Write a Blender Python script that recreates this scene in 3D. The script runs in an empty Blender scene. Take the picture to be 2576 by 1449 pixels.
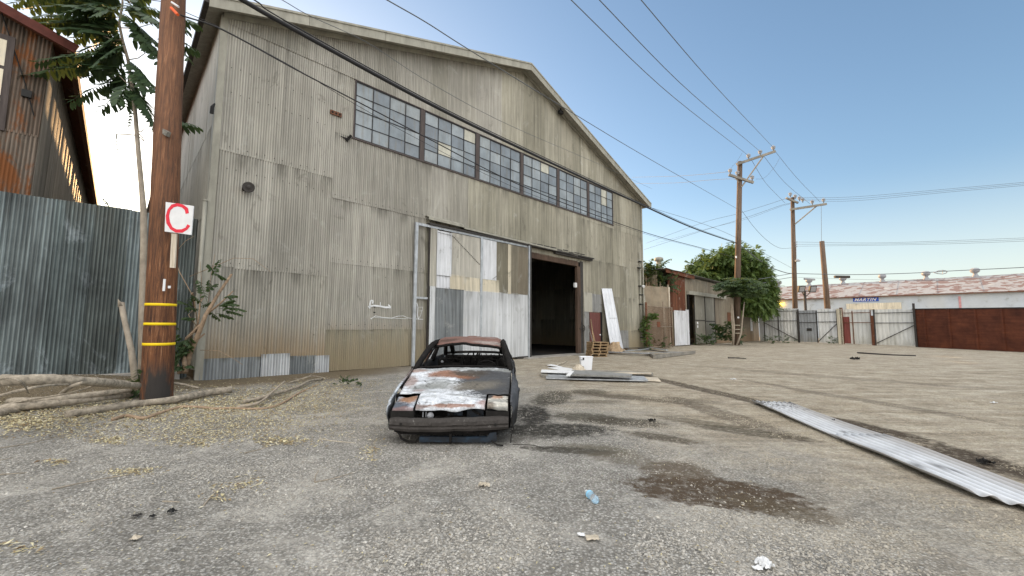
import bpy, bmesh, math, random
import numpy as np
from mathutils import Vector, noise as mnoise
R = math.radians
rng = random.Random(7)
nr = np.random.RandomState(11)
SC = bpy.context.scene
COL = SC.collection

# ------------------------------------------------------------------ camera model (surveyed from the photograph, units: metres)
F, IW, IH, CH = 1039., 2576., 1449., 1.5
PITCH = math.atan(95.5 / F); ROLL = R(0.35)

def ray(x, y):
    a = (x - IW / 2) / F; b = -(y - IH / 2) / F
    a2 = a * math.cos(ROLL) - b * math.sin(ROLL); b2 = a * math.sin(ROLL) + b * math.cos(ROLL)
    return Vector((a2, math.cos(PITCH) - b2 * math.sin(PITCH), math.sin(PITCH) + b2 * math.cos(PITCH)))

def G(x, y, z=0.):            # surveyed point on the ground
    d = ray(x, y); t = (z - CH) / d.z
    return Vector((d.x * t, d.y * t, z))

def D(x, y, Y):               # surveyed point at a distance
    d = ray(x, y); t = Y / d.y
    return Vector((d.x * t, Y, CH + d.z * t))

cam_d = bpy.data.cameras.new('camera'); cam = bpy.data.objects.new('camera', cam_d); COL.objects.link(cam)
cam_d.sensor_width = 36; cam_d.lens = 36 * F / IW; cam_d.clip_end = 3000; cam_d.clip_start = 0.05
from mathutils import Matrix
cam.matrix_world = Matrix.Translation((0, 0, CH)) @ Matrix.Rotation(R(90) + PITCH, 4, 'X') @ Matrix.Rotation(ROLL, 4, 'Z')
SC.camera = cam

# wall frame shared by the warehouse, the tin fence and the shed
AZ = R(46.3)
A0 = G(492, 957)
DU = Vector((math.sin(AZ), math.cos(AZ), 0)); DN = Vector((DU.y, -DU.x, 0)); DB = -DN

def LV(u):                    # the building settles slightly towards its far corner
    return 1 - 0.0018 * (u - 4)

def W(u, z, o=0., lv=True):   # u along the front wall, z up, o out of the wall towards the yard
    p = A0 + DU * u + DN * o
    return Vector((p.x, p.y, z * LV(u) if lv else z))

# ------------------------------------------------------------------ objects
ORG = {}

def tag(o, label=None, cat=None, group=None, kind=None):
    if label: o['label'] = label
    if cat: o['category'] = cat
    if group: o['group'] = group
    if kind: o['kind'] = kind
    return o

def thing(name, label, cat, loc, group=None):
    o = bpy.data.objects.new(name, None); COL.objects.link(o); o.location = loc; o.empty_display_size = .2
    ORG[o.name] = Vector(loc)
    return tag(o, label, cat, group)

class MB:
    def __init__(s): s.v = []; s.f = []; s.c = []; s.rv = (0.5, 0.5, 0.); s.mi = []; s.m = 0
    def vert(s, p, c=None):
        s.v.append(tuple(p)); s.c.append(c or s.rv); return len(s.v) - 1
    def face(s, *i): s.f.append(tuple(i)); s.mi.append(s.m)
    def quad(s, a, b, c, d):
        s.face(s.vert(a), s.vert(b), s.vert(c), s.vert(d))
    def poly(s, pts): s.face(*[s.vert(p) for p in pts])
    def hexa(s, p):           # 8 corners: bottom 4, top 4
        i = [s.vert(q) for q in p]
        for f in ((3, 2, 1, 0), (4, 5, 6, 7), (0, 1, 5, 4), (1, 2, 6, 5), (2, 3, 7, 6), (3, 0, 4, 7)):
            s.face(*[i[k] for k in f])
    def box(s, c, sx, sy, sz, X=Vector((1, 0, 0)), Y=Vector((0, 1, 0)), Z=Vector((0, 0, 1))):
        c = Vector(c); X = X * sx / 2; Y = Y * sy / 2; Z = Z * sz / 2
        s.hexa([c - X - Y - Z, c + X - Y - Z, c + X + Y - Z, c - X + Y - Z, c - X - Y + Z, c + X - Y + Z, c + X + Y + Z, c - X + Y + Z])
    def wbox(s, u0, u1, z0, z1, o0, o1):       # box in the wall frame
        s.hexa([W(u0, z0, o1), W(u1, z0, o1), W(u1, z0, o0), W(u0, z0, o0), W(u0, z1, o1), W(u1, z1, o1), W(u1, z1, o0), W(u0, z1, o0)])
    def beam(s, a, b, w, h=None, up=Vector((0, 0, 1))):
        a = Vector(a); b = Vector(b); h = h or w; d = (b - a).normalized()
        sd = d.cross(up)
        if sd.length < 1e-4: sd = d.cross(Vector((0, 1, 0)))
        sd.normalize(); uu = sd.cross(d)
        s.box((a + b) / 2, (b - a).length, w, h, d, sd, uu)
    def tube(s, pts, rad, n=8, cap=True, squash=None):
        pts = [Vector(p) for p in pts]
        if not hasattr(rad, '__len__'): rad = [rad] * len(pts)
        rings = []; ref = None
        for k, p in enumerate(pts):
            d = (pts[min(k + 1, len(pts) - 1)] - pts[max(k - 1, 0)]).normalized()
            if ref is None:
                ref = d.cross(Vector((0, 0, 1)));
                if ref.length < .05: ref = d.cross(Vector((0, 1, 0)))
            a = (ref - d * ref.dot(d)).normalized(); b = d.cross(a); ref = a
            rings.append([s.vert(p + (a * math.cos(2 * math.pi * j / n) + b * math.sin(2 * math.pi * j / n)) * rad[k]) for j in range(n)])
        for k in range(len(pts) - 1):
            for j in range(n):
                s.face(rings[k][j], rings[k][(j + 1) % n], rings[k + 1][(j + 1) % n], rings[k + 1][j])
        if cap: s.face(*rings[0][::-1]); s.face(*rings[-1])
    def lathe(s, c, prof, n=16, axis=Vector((0, 0, 1))):
        c = Vector(c); a = axis.normalized(); x = a.orthogonal().normalized(); y = a.cross(x)
        rings = [[s.vert(c + a * z + (x * math.cos(2 * math.pi * j / n) + y * math.sin(2 * math.pi * j / n)) * r) for j in range(n)] for r, z in prof]
        for k in range(len(prof) - 1):
            for j in range(n):
                s.face(rings[k][j], rings[k][(j + 1) % n], rings[k + 1][(j + 1) % n], rings[k + 1][j])
        s.face(*rings[0][::-1]); s.face(*rings[-1])
    def prism(s, pts, off):   # planar outline extruded by a vector
        off = Vector(off); a = [s.vert(Vector(p)) for p in pts]; b = [s.vert(Vector(p) + off) for p in pts]
        s.face(*a[::-1]); s.face(*b)
        for k in range(len(pts)):
            j = (k + 1) % len(pts); s.face(a[k], a[j], b[j], b[k])
    def grid(s, nu, nv, fn, skip=None, cfn=None):
        ix = [[s.vert(fn(i / (nu - 1), j / (nv - 1)), cfn(i / (nu - 1), j / (nv - 1)) if cfn else None) for j in range(nv)] for i in range(nu)]
        for i in range(nu - 1):
            for j in range(nv - 1):
                if skip and skip((i + .5) / (nu - 1), (j + .5) / (nv - 1)): continue
                s.face(ix[i][j], ix[i + 1][j], ix[i + 1][j + 1], ix[i][j + 1])
    def sheet(s, fn, u0, u1, z0, z1, pitch=.068, amp=.011, off=.0, lift=.012, nz=3, seg=6, topfn=None, botfn=None, tint=None, rnd=None, warp=.006, prof=None):
        """one corrugated sheet; fn(u,z,o) gives world points"""
        r = rng.random() if rnd is None else rnd; ph = rng.random(); wa = rng.uniform(-1, 1) * warp
        n = max(3, int((u1 - u0) / pitch * seg)); ix = []
        for i in range(n + 1):
            u = u0 + (u1 - u0) * i / n; t = (u / pitch + ph) % 1
            o = amp * math.cos(2 * math.pi * t) if prof is None else amp * prof(t)
            zt = topfn(u) if topfn else z1; zb = botfn(u) if botfn else z0
            row = []
            for j in range(nz + 1):
                v = j / nz; z = zb + (zt - zb) * v
                oo = off + o + lift * (1 - v) + wa * math.sin(3.1 * v + 5 * (u - u0)) * (u - u0)
                row.append(s.vert(fn(u, z, oo), (r, v, (.5 - .5 * o / amp) if tint is None else tint)))
            ix.append(row)
        for i in range(n):
            for j in range(nz): s.face(ix[i][j], ix[i + 1][j], ix[i + 1][j + 1], ix[i][j + 1])
    def build(s, name, mat, parent=None, origin=None, smooth=False, solid=0, bevel=0):
        me = bpy.data.meshes.new(name)
        if parent is not None: o0 = ORG[parent.name]
        else: o0 = Vector(origin) if origin is not None else Vector((0, 0, 0))
        me.from_pydata([(x - o0.x, y - o0.y, z - o0.z) for x, y, z in s.v], [], s.f)
        ca = me.color_attributes.new('rv', 'FLOAT_COLOR', 'POINT')
        ca.data.foreach_set('color', np.array([(*c, 1.) for c in s.c], dtype=np.float32).ravel())
        for m in (mat if isinstance(mat, (list, tuple)) else [mat]): me.materials.append(m)
        if isinstance(mat, (list, tuple)): me.polygons.foreach_set('material_index', s.mi)
        if smooth: me.polygons.foreach_set('use_smooth', [True] * len(me.polygons))
        me.update()
        o = bpy.data.objects.new(name, me); COL.objects.link(o)
        if parent is not None: o.parent = parent
        else: o.location = o0
        ORG[o.name] = o0
        if solid:
            md = o.modifiers.new('thickness', 'SOLIDIFY'); md.thickness = solid; md.offset = 0
        if bevel:
            md = o.modifiers.new('bevel', 'BEVEL'); md.width = bevel; md.segments = 2; md.limit_method = 'ANGLE'
        return o

def copy_tree(o, parent=None):
    c = o.copy(); COL.objects.link(c); c.parent = parent
    for ch in list(o.children): copy_tree(ch, c)
    return c

# ------------------------------------------------------------------ materials
class T:
    def __init__(s, name, rough=.8, metal=0., spec=.3):
        s.m = bpy.data.materials.new(name); s.m.use_nodes = True; s.nt = s.m.node_tree
        s.b = s.nt.nodes['Principled BSDF']; s.b.inputs['Roughness'].default_value = rough
        s.b.inputs['Metallic'].default_value = metal; s.b.inputs['Specular IOR Level'].default_value = spec
        s._tc = None
    def link(s, a, b):
        if isinstance(a, bpy.types.NodeSocket): s.nt.links.new(a, b)
        elif isinstance(a, (tuple, list)): b.default_value = (*a, 1.) if len(b.default_value) == 4 and len(a) == 3 else a
        else: b.default_value = a
    def node(s, t, **kw):
        n = s.nt.nodes.new(t)
        for k, v in kw.items(): setattr(n, k, v)
        return n
    def obj(s, sc=(1, 1, 1), rot=(0, 0, 0)):
        if s._tc is None: s._tc = s.node('ShaderNodeTexCoord')
        mp = s.node('ShaderNodeMapping'); s.nt.links.new(s._tc.outputs['Object'], mp.inputs['Vector'])
        mp.inputs['Scale'].default_value = sc; mp.inputs['Rotation'].default_value = rot
        return mp.outputs[0]
    def pos(s, sc=(1, 1, 1), rot=(0, 0, 0)):
        g = s.node('ShaderNodeNewGeometry'); mp = s.node('ShaderNodeMapping'); s.nt.links.new(g.outputs['Position'], mp.inputs['Vector'])
        mp.inputs['Scale'].default_value = sc; mp.inputs['Rotation'].default_value = rot
        return mp.outputs[0]
    def xyz(s, v):
        n = s.node('ShaderNodeSeparateXYZ'); s.nt.links.new(v, n.inputs[0]); return n.outputs
    def rv(s):
        n = s.node('ShaderNodeAttribute', attribute_name='rv'); q = s.node('ShaderNodeSeparateColor'); s.nt.links.new(n.outputs['Color'], q.inputs[0]); return q.outputs
    def noise(s, v, scale=5., det=4., rough=.6, dist=0.):
        n = s.node('ShaderNodeTexNoise'); s.nt.links.new(v, n.inputs['Vector']); n.inputs['Scale'].default_value = scale
        n.inputs['Detail'].default_value = det; n.inputs['Roughness'].default_value = rough; n.inputs['Distortion'].default_value = dist
        return n.outputs['Fac']
    def voro(s, v, scale=5., out='Distance', feat='F1', rnd=1.):
        n = s.node('ShaderNodeTexVoronoi', feature=feat); s.nt.links.new(v, n.inputs['Vector']); n.inputs['Scale'].default_value = scale
        n.inputs['Randomness'].default_value = rnd
        return n.outputs[out]
    def ramp(s, f, stops, interp='LINEAR'):
        n = s.node('ShaderNodeValToRGB'); n.color_ramp.interpolation = interp; e = n.color_ramp.elements
        while len(e) < len(stops): e.new(.5)
        for k, (p, c) in enumerate(stops):
            e[k].position = p; e[k].color = (*c, 1.) if isinstance(c, (tuple, list)) else (c, c, c, 1.)
        s.link(f, n.inputs[0]); return n.outputs[0]
    def mix(s, f, a, b, bt='MIX'):
        n = s.node('ShaderNodeMix', data_type='RGBA', blend_type=bt); s.link(f, n.inputs[0]); s.link(a, n.inputs[6]); s.link(b, n.inputs[7])
        return n.outputs[2]
    def math(s, op, a, b=0., clamp=False):
        n = s.node('ShaderNodeMath', operation=op, use_clamp=clamp); s.link(a, n.inputs[0]); s.link(b, n.inputs[1]); return n.outputs[0]
    def step(s, f, a, b):      # smooth 0..1 between a and b
        n = s.node('ShaderNodeMapRange', interpolation_type='SMOOTHSTEP'); s.link(f, n.inputs[0]); n.inputs[1].default_value = a; n.inputs[2].default_value = b
        return n.outputs[0]
    def blob(s, v, cx, cy, rx, ry, rot=0., soft=.35, nz=None):   # soft ellipse mask in the xy of v
        o = s.xyz(v); dx = s.math('SUBTRACT', o[0], cx); dy = s.math('SUBTRACT', o[1], cy)
        c, q = math.cos(rot), math.sin(rot)
        a = s.math('ADD', s.math('MULTIPLY', dx, c / rx), s.math('MULTIPLY', dy, q / rx))
        b = s.math('ADD', s.math('MULTIPLY', dx, -q / ry), s.math('MULTIPLY', dy, c / ry))
        r = s.math('SQRT', s.math('ADD', s.math('MULTIPLY', a, a), s.math('MULTIPLY', b, b)))
        if nz is not None: r = s.math('ADD', r, s.math('MULTIPLY', s.math('SUBTRACT', nz, .5), 2.))
        return s.step(r, 1 + soft, 1 - soft)
    def bump(s, h, st=.3, dist=.01):
        n = s.node('ShaderNodeBump'); n.inputs['Strength'].default_value = st; n.inputs['Distance'].default_value = dist
        s.link(h, n.inputs['Height']); s.nt.links.new(n.outputs[0], s.b.inputs['Normal'])
    def set(s, k, v): s.link(v, s.b.inputs[k]); return s

def plain(name, col, rough=.8, metal=0., var=.25, scale=6., sc=(1, 1, 1), bump=.15):
    t = T(name, rough, metal); n = t.noise(t.obj(sc), scale, 6, .65)
    lo = tuple(c * (1 - var) for c in col); hi = tuple(min(1, c * (1 + var)) for c in col)
    t.set('Base Color', t.ramp(n, [(.3, lo), (.7, hi)]))
    if bump: t.bump(n, bump, .01)
    return t.m

def sheetmat(name, cols, streak=.35, rust=None, rough=.6, metal=0., grime=.45, rustamt=.5, spec=.3, low=None, blot=(.82, 1.14), valley=.3, pale=(.5, .5, .46)):
    """weathered sheet metal: per-sheet tint, vertical streaks, dirt under the laps, rust"""
    t = T(name, rough, metal, spec); r = t.rv()
    base = t.ramp(r[0], [(k / max(1, len(cols) - 1), tuple(q * .95 for q in c)) for k, c in enumerate(cols)])
    st = t.noise(t.pos((9, 9, .35)), 1., 5, .65)
    base = t.mix(1., base, t.ramp(st, [(.3, 1 - streak), (.62, 1.05)]), 'MULTIPLY')
    fine = t.noise(t.pos((40, 40, 1.2)), 1., 3, .6)
    base = t.mix(1., base, t.ramp(r[2], [(0, 1.0 + valley * .35), (.45, 1.), (1, 1. - valley)]), 'MULTIPLY')   # ridge-and-valley shading painted in along with valley dirt
    blt = t.noise(t.pos((1.7, 1.7, 1.1)), 1., 7, .72, .6); base = t.mix(t.math('MULTIPLY', t.step(blt, .56, .70), .38), base, pale); base = t.mix(t.math('MULTIPLY', t.step(blt, .42, .30), .45), base, (.09, .085, .065))
    base = t.mix(1., base, t.ramp(fine, [(.3, .88), (.7, 1.08)]), 'MULTIPLY')
    big = t.noise(t.pos((.55, .55, .4)), 1., 5, .6)
    base = t.mix(1., base, t.ramp(big, [(.3, blot[0]), (.7, blot[1])]), 'MULTIPLY')
    lap = t.math('MULTIPLY', t.step(r[1], .72, 1.), t.step(t.noise(t.pos((3, 3, .6)), 1., 4, .6), .45, .68))
    lap = t.math('MULTIPLY', lap, grime)
    base = t.mix(lap, base, (.07, .065, .05))
    if rust:
        rn = t.noise(t.pos((2.2, 2.2, .8)), 1.3, 8, .7, .4)
        rn = t.step(t.math('ADD', rn, t.math('MULTIPLY', st, .35)), .98 - rustamt * .5, 1.12 - rustamt * .5)
        base = t.mix(rn, base, rust)
        t.set('Roughness', t.math('ADD', t.math('MULTIPLY', rn, .3), rough, True))
    if low:
        z = t.xyz(t.pos())[2]; lf = t.math('MULTIPLY', t.step(t.math('SUBTRACT', z, t.math('MULTIPLY', st, 1.6)), 1.1, -.6), .75)
        base = t.mix(lf, base, low)
    t.set('Base Color', base); t.bump(fine, .12, .004)
    return t.m

MAT = {}
def woodmat(name, dark, light, sc=(30, 30, 1.2), rough=.8, bump=.5):
    t = T(name, rough); n = t.noise(t.obj(sc), 1., 6, .7, .3); n2 = t.noise(t.obj((2, 2, .5)), 1., 3)
    c = t.ramp(n, [(.32, dark), (.66, light)]); c = t.mix(1., c, t.ramp(n2, [(.3, .7), (.7, 1.2)]), 'MULTIPLY')
    t.set('Base Color', c); t.bump(n, bump, .01); return t.m
# ------------------------------------------------------------------ sky and sun
SUN_AZ, SUN_EL = R(-34), R(12.5)      # azimuth measured from +Y towards +X
w = bpy.data.worlds.new('World'); SC.world = w; w.use_nodes = True; nt = w.node_tree
bg = nt.nodes['Background']; bg.inputs[1].default_value = 0.12
sky = nt.nodes.new('ShaderNodeTexSky'); sky.sky_type = 'NISHITA'; sky.sun_disc = False
sky.sun_elevation = SUN_EL; sky.sun_rotation = SUN_AZ
sky.dust_density = 1.1; sky.ozone_density = 2.0; sky.air_density = 1.0
WK = T.__new__(T); WK.nt = nt
gm = nt.nodes.new('ShaderNodeGamma'); gm.inputs[1].default_value = 0.85     # the photograph's sky is low in contrast
hs = nt.nodes.new('ShaderNodeHueSaturation'); hs.inputs['Saturation'].default_value = 1.05; hs.inputs['Value'].default_value = 1.22
nt.links.new(sky.outputs[0], gm.inputs[0]); nt.links.new(gm.outputs[0], hs.inputs['Color'])
tcw = nt.nodes.new('ShaderNodeTexCoord'); dz = WK.xyz(tcw.outputs['Generated'])
tint = WK.mix(1., hs.outputs[0], (.99, 1.03, 1.05), 'MULTIPLY')
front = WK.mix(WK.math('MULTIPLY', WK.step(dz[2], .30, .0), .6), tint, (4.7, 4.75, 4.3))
# added fill light: sky whitened overhead and behind the camera to lift the shade
fill_n = WK.noise(tcw.outputs['Generated'], 3., 5, .6)
sky_fill = WK.math('MAXIMUM', WK.step(WK.math('ADD', dz[2], WK.math('MULTIPLY', fill_n, .1)), .70, .98), WK.step(dz[1], -.02, -.6))
sky_fill = WK.math('MULTIPLY', sky_fill, WK.math('ADD', .75, WK.math('MULTIPLY', fill_n, .5)))
wc = WK.mix(sky_fill, front, (9.6, 9.4, 9.1))
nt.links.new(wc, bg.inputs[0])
sd = bpy.data.lights.new('sun', 'SUN'); sd.energy = 5.; sd.angle = R(.6); sd.color = (1., .60, .27)
so = bpy.data.objects.new('sun', sd); COL.objects.link(so)
sv = Vector((math.sin(SUN_AZ) * math.cos(SUN_EL), math.cos(SUN_AZ) * math.cos(SUN_EL), math.sin(SUN_EL)))
so.rotation_euler = sv.to_track_quat('Z', 'Y').to_euler(); so.location = (0, 60, 40)
SC.view_settings.view_transform = 'Standard'; SC.view_settings.look = 'None'; SC.view_settings.exposure = 0.96
SC.render.engine = 'CYCLES'; SC.cycles.use_denoising = True; SC.cycles.max_bounces = 6
SC.cycles.use_adaptive_sampling = True; SC.cycles.adaptive_threshold = .01

# ------------------------------------------------------------------ palette
M = {}
M['clad'] = sheetmat('weathered_beige_sheet', [(.31, .297, .25), (.43, .413, .365), (.36, .345, .30), (.48, .462, .41), (.39, .373, .32)], .30,
                     (.20, .12, .055), grime=.6, rustamt=.05, low=(.25, .165, .075))
M['clad_right'] = sheetmat('olive_sheet', [(.25, .235, .18), (.37, .352, .28), (.29, .275, .215), (.42, .40, .325), (.33, .31, .245)], .36, (.2, .12, .055), grime=.6, rustamt=.05, low=(.25, .2, .12))
M['zinc'] = sheetmat('galvanised_sheet', [(.46, .48, .50), (.72, .74, .75), (.60, .62, .64)], .35, (.25, .16, .09), rough=.45, metal=.15, grime=.5, rustamt=.1, spec=.5)
M['zinc_dark'] = sheetmat('dark_zinc_sheet', [(.17, .19, .20), (.29, .31, .32), (.22, .24, .25)], .5, (.16, .10, .06), rough=.6, metal=.2, grime=.7, rustamt=.1)
M['cream'] = sheetmat('cream_sheet', [(.62, .55, .42), (.72, .66, .52)], .3, (.3, .2, .1), rough=.5, metal=.1, rustamt=.1)
M['white_sheet'] = sheetmat('white_sheet', [(.66, .68, .72), (.74, .76, .79)], .2, None, rough=.45, grime=.4)
M['tan_sheet'] = sheetmat('tan_grey_sheet', [(.46, .44, .37), (.54, .52, .46)], .3, None, rough=.5, grime=.4)
M['olive_dark'] = sheetmat('dark_olive_sheet', [(.17, .155, .11), (.26, .24, .18), (.22, .19, .14)], .35, (.16, .1, .05), rustamt=.2)
M['fence_tin'] = sheetmat('blue_grey_tin', [(.095, .12, .118), (.145, .18, .182), (.115, .135, .128), (.22, .265, .272), (.09, .10, .092)], .7, (.17, .135, .10), rough=.5, metal=.2, grime=.5, rustamt=.3, spec=.4, blot=(.40, 1.55), valley=.34, pale=(.42, .48, .52))
M['rust_tin'] = sheetmat('rusty_tin', [(.17, .125, .095), (.26, .22, .18), (.20, .15, .11)], .6, (.20, .078, .030), rough=.85, grime=.4, rustamt=.62, blot=(.6, 1.2), valley=.5, pale=(.30, .26, .21))
M['rust_red'] = sheetmat('red_rust_tin', [(.13, .045, .022), (.19, .075, .04)], .5, (.10, .035, .015), rough=.8, rustamt=.4)
M['grey_tin'] = sheetmat('grey_tin', [(.24, .24, .23), (.32, .32, .31)], .35, None, rough=.6, metal=.15)
M['shed'] = sheetmat('shed_sheet', [(.25, .21, .155), (.31, .275, .21), (.28, .235, .175)], .4, (.2, .10, .05), rustamt=.22, grime=.5, low=(.25, .17, .1))
M['steel'] = plain('galvanised_steel', (.42, .44, .46), .45, .5, .3, 7, (1, 1, .4))
M['steel_dark'] = plain('dark_steel', (.055, .05, .046), .65, .3, .3, 9)
M['rust_steel'] = plain('rusty_steel', (.16, .075, .045), .85, .1, .4, 8)
M['trim'] = plain('trim_metal', (.33, .32, .27), .6, .1, .22, 4, (1, 1, .3))
M['mullion'] = plain('brown_grey_mullion', (.085, .07, .066), .8, 0, .3, 4, (6, 6, .5))
M['muntin'] = plain('window_bars', (.03, .03, .033), .6)
M['black'] = plain('black_metal', (.018, .018, .018), .6)
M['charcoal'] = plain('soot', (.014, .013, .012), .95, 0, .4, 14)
M['white_paint'] = plain('white_paint', (.72, .73, .74), .6, 0, .08, 6)
M['concrete'] = plain('concrete', (.33, .31, .28), .9, 0, .22, 3)
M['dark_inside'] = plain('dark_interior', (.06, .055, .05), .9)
M['cable'] = plain('black_cable', (.022, .022, .024), .6, 0, .1, 4, bump=0)
M['wire'] = plain('grey_wire', (.12, .13, .14), .6, 0, .1, 4, bump=0)
M['orange'] = plain('orange_plastic', (.85, .13, .03), .5, 0, .05)
M['yellow'] = plain('yellow_band', (.85, .60, .01), .5, 0, .06)
M['red_paint'] = plain('red_spray_paint', (.70, .035, .06), .7, 0, .15, 14)
M['jamb'] = woodmat('old_jamb_wood', (.04, .026, .018), (.13, .085, .06))
M['pallet'] = woodmat('pallet_wood', (.20, .13, .07), (.42, .30, .17), (3, 30, 30))
M['newwood'] = woodmat('pale_stake_wood', (.36, .30, .22), (.62, .56, .46), (30, 30, 2))
M['greywood'] = woodmat('grey_wood', (.14, .13, .11), (.33, .31, .27), (3, 24, 24))
M['branch'] = plain('grey_brown_bark', (.30, .26, .205), .9, 0, .55, 13, (1, 1, 1), .8)
M['branch_red'] = plain('peeled_red_bark', (.32, .23, .155), .9, 0, .35, 9, (1, 1, 1), .4)
M['bark'] = plain('pale_bark', (.34, .29, .23), .9, 0, .28, 9, (1, 1, .4), .4)
M['insul'] = plain('grey_porcelain', (.28, .29, .31), .35, 0, .1)
t = T('pole_wood', .7, 0, .35); n = t.noise(t.obj((26, 26, 1.1)), 1., 9, .78, .9); n2 = t.noise(t.obj((3, 3, .8)), 1., 4); z = t.xyz(t.obj())[2]
c = t.ramp(n, [(.34, (.018, .008, .005)), (.45, (.085, .032, .014)), (.56, (.21, .082, .030)), (.68, (.40, .22, .12))])
c = t.mix(t.math('MULTIPLY', t.step(z, .2, 7.), .55), c, t.mix(.55, c, (.27, .155, .10)))
c = t.mix(1., c, t.ramp(n2, [(.3, .55), (.7, 1.25)]), 'MULTIPLY')
c = t.mix(t.math('MULTIPLY', t.step(t.math('ADD', z, t.math('MULTIPLY', n2, 1.2)), 1.5, 1.15), t.step(n2, .42, .56)), c, (.035, .03, .027))
t.set('Base Color', c); t.bump(n, .8, .02); M['pole'] = t.m
M['pole_far'] = woodmat('far_pole_wood', (.07, .045, .03), (.17, .12, .085), (14, 14, .8))
# translucent leaves
def leafmat(name, a, b, tr=.35):
    t = T(name, .55, 0, .35); r = t.rv(); c = t.ramp(r[0], [(0, a), (1, b)]); t.set('Base Color', c)
    tb = t.node('ShaderNodeBsdfTranslucent'); t.link(t.mix(.35, c, (.25, .32, .03)), tb.inputs[0])
    ms = t.node('ShaderNodeMixShader'); ms.inputs[0].default_value = tr
    t.nt.links.new(t.b.outputs[0], ms.inputs[1]); t.nt.links.new(tb.outputs[0], ms.inputs[2])
    t.nt.links.new(ms.outputs[0], t.nt.nodes['Material Output'].inputs[0]); return t.m
M['leaf'] = leafmat('tree_leaf', (.022, .048, .022), (.055, .095, .038), .16)
M['leaf_big'] = leafmat('bright_tree_leaf', (.055, .10, .028), (.14, .20, .055), .3)
M['leaf_dark'] = leafmat('dark_leaf', (.035, .065, .03), (.07, .11, .045))
M['litter'] = plain('dry_leaf', (.5, .43, .24), .9, 0, .3, 3, bump=0)
t = T('dry_leaves', .9); r = t.rv(); t.set('Base Color', t.ramp(r[0], [(0, (.20, .13, .07)), (.35, (.40, .33, .18)), (.7, (.55, .49, .30)), (1, (.68, .62, .44))])); M['litter'] = t.m
t = T('gravel_stone', .85); r = t.rv(); c = t.ramp(r[0], [(0, (.20, .193, .18)), (.5, (.38, .37, .35)), (.88, (.47, .46, .44)), (1, (.62, .61, .58))])
c = t.mix(r[1], c, (.40, .345, .25), 'MIX'); t.set('Base Color', c); t.bump(t.noise(t.obj(), 60, 3), .3, .004); M['stone'] = t.m

# ------------------------------------------------------------------ ground
GR0 = G(1400, 925); GR1 = G(2576, 1190); RUT = math.atan2((GR1 - GR0).y, (GR1 - GR0).x)

def bank(x, y):               # raised strip of soil at the foot of the tin fence
    p = Vector((x, y, 0)) - A0; u = p.dot(DU); o = p.dot(DN)
    a = max(0., min(1., (-u + .2) / 3.2)); b = max(0., min(1., (1.25 - o) / 1.0))
    if o < -4: b *= max(0, 1 + (o + 4) / 2)
    return .36 * (a * a * (3 - 2 * a)) ** .6 * b * b * (3 - 2 * b)

def H(x, y):
    d = math.hypot(x, y); k = max(0., 1 - d / 60)
    h = .030 * mnoise.noise((x * .45, y * .45, 0)) + .012 * mnoise.noise((x * 1.7, y * 1.7, 3))
    rx = x * math.cos(RUT) + y * math.sin(RUT); ry = -x * math.sin(RUT) + y * math.cos(RUT)
    right = max(0., min(1., (x - .5 + .25 * (y - 6)) / 3.))
    h += .016 * right * mnoise.noise((rx * .12, ry * 2.4, 7))
    return h * k + bank(x, y) - .01

def axis(a, b, step, lo, hi, g=1.18):
    m = list(np.arange(a, b, step)); s = step; x = m[0]; L = []
    while x > lo: s *= g; x -= s; L.append(x)
    s = step; x = m[-1]; Q = []
    while x < hi: s *= g; x += s; Q.append(x)
    return L[::-1] + m + Q
xs = axis(-15, 17, .13, -700, 900); ys = axis(.6, 28, .13, -300, 1500)
g = MB(); nx, ny = len(xs), len(ys)
for x in xs:
    for y in ys: g.v.append((x, y, H(x, y) if abs(x) < 70 and -5 < y < 70 else -.01))
g.c = [(.5, .5, 0)] * len(g.v)
for i in range(nx - 1):
    b0 = i * ny
    for j in range(ny - 1): g.f.append((b0 + j, b0 + ny + j, b0 + ny + j + 1, b0 + j + 1))
g.mi = [0] * len(g.f)
t = T('gravel_and_dirt', .95, 0, .15); p = t.pos()
warp = t.noise(t.pos((.35, .35, .35)), 1., 4, .6); warp2 = t.noise(t.pos((1.3, 1.3, 1.3)), 1., 5, .65)
fine = t.noise(p, 55, 4, .7); mid = t.noise(p, 9, 5, .65); grit = t.noise(p, 160, 2, .6)
st1 = t.voro(p, 42, 'Color'); st1v = t.xyz(st1)[0]; st2 = t.voro(p, 42, 'Distance')
big1 = t.voro(p, 27, 'Color'); big1v = t.xyz(big1)[0]; big1d = t.voro(p, 27, 'Distance')
grav = t.ramp(st1v, [(0, (.30, .287, .26)), (.35, (.41, .395, .37)), (.75, (.50, .485, .455)), (1, (.64, .625, .59))])
dust = t.step(t.noise(t.pos((.9, .9, .9)), 1., 5, .7, .5), .47, .64); st3 = t.voro(p, 95, 'Distance'); st3v = t.xyz(t.voro(p, 95, 'Color'))[0]; grav = t.mix(.45, grav, t.ramp(st3v, [(0, (.24, .23, .205)), (1, (.56, .545, .51))])); grav = t.mix(t.math('MULTIPLY', t.step(st2, .3, .56), .8), grav, (.165, .155, .135)); grav = t.mix(t.math('MULTIPLY', t.step(st3, .35, .62), .45), grav, (.17, .16, .14)); grav = t.mix(t.math('MULTIPLY', dust, .7), grav, t.ramp(fine, [(.3, (.34, .32, .285)), (.7, (.48, .455, .41))]))  # gaps between pebbles darkened in the colour as their small shadows
chips = t.math('MULTIPLY', t.step(big1v, .88, .92), t.step(big1d, .38, .25)); chips = t.math('MULTIPLY', chips, .55); grav = t.mix(chips, grav, (.5, .49, .47))
grav = t.mix(1., grav, t.ramp(warp2, [(.3, .84), (.7, 1.14)]), 'MULTIPLY')
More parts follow.
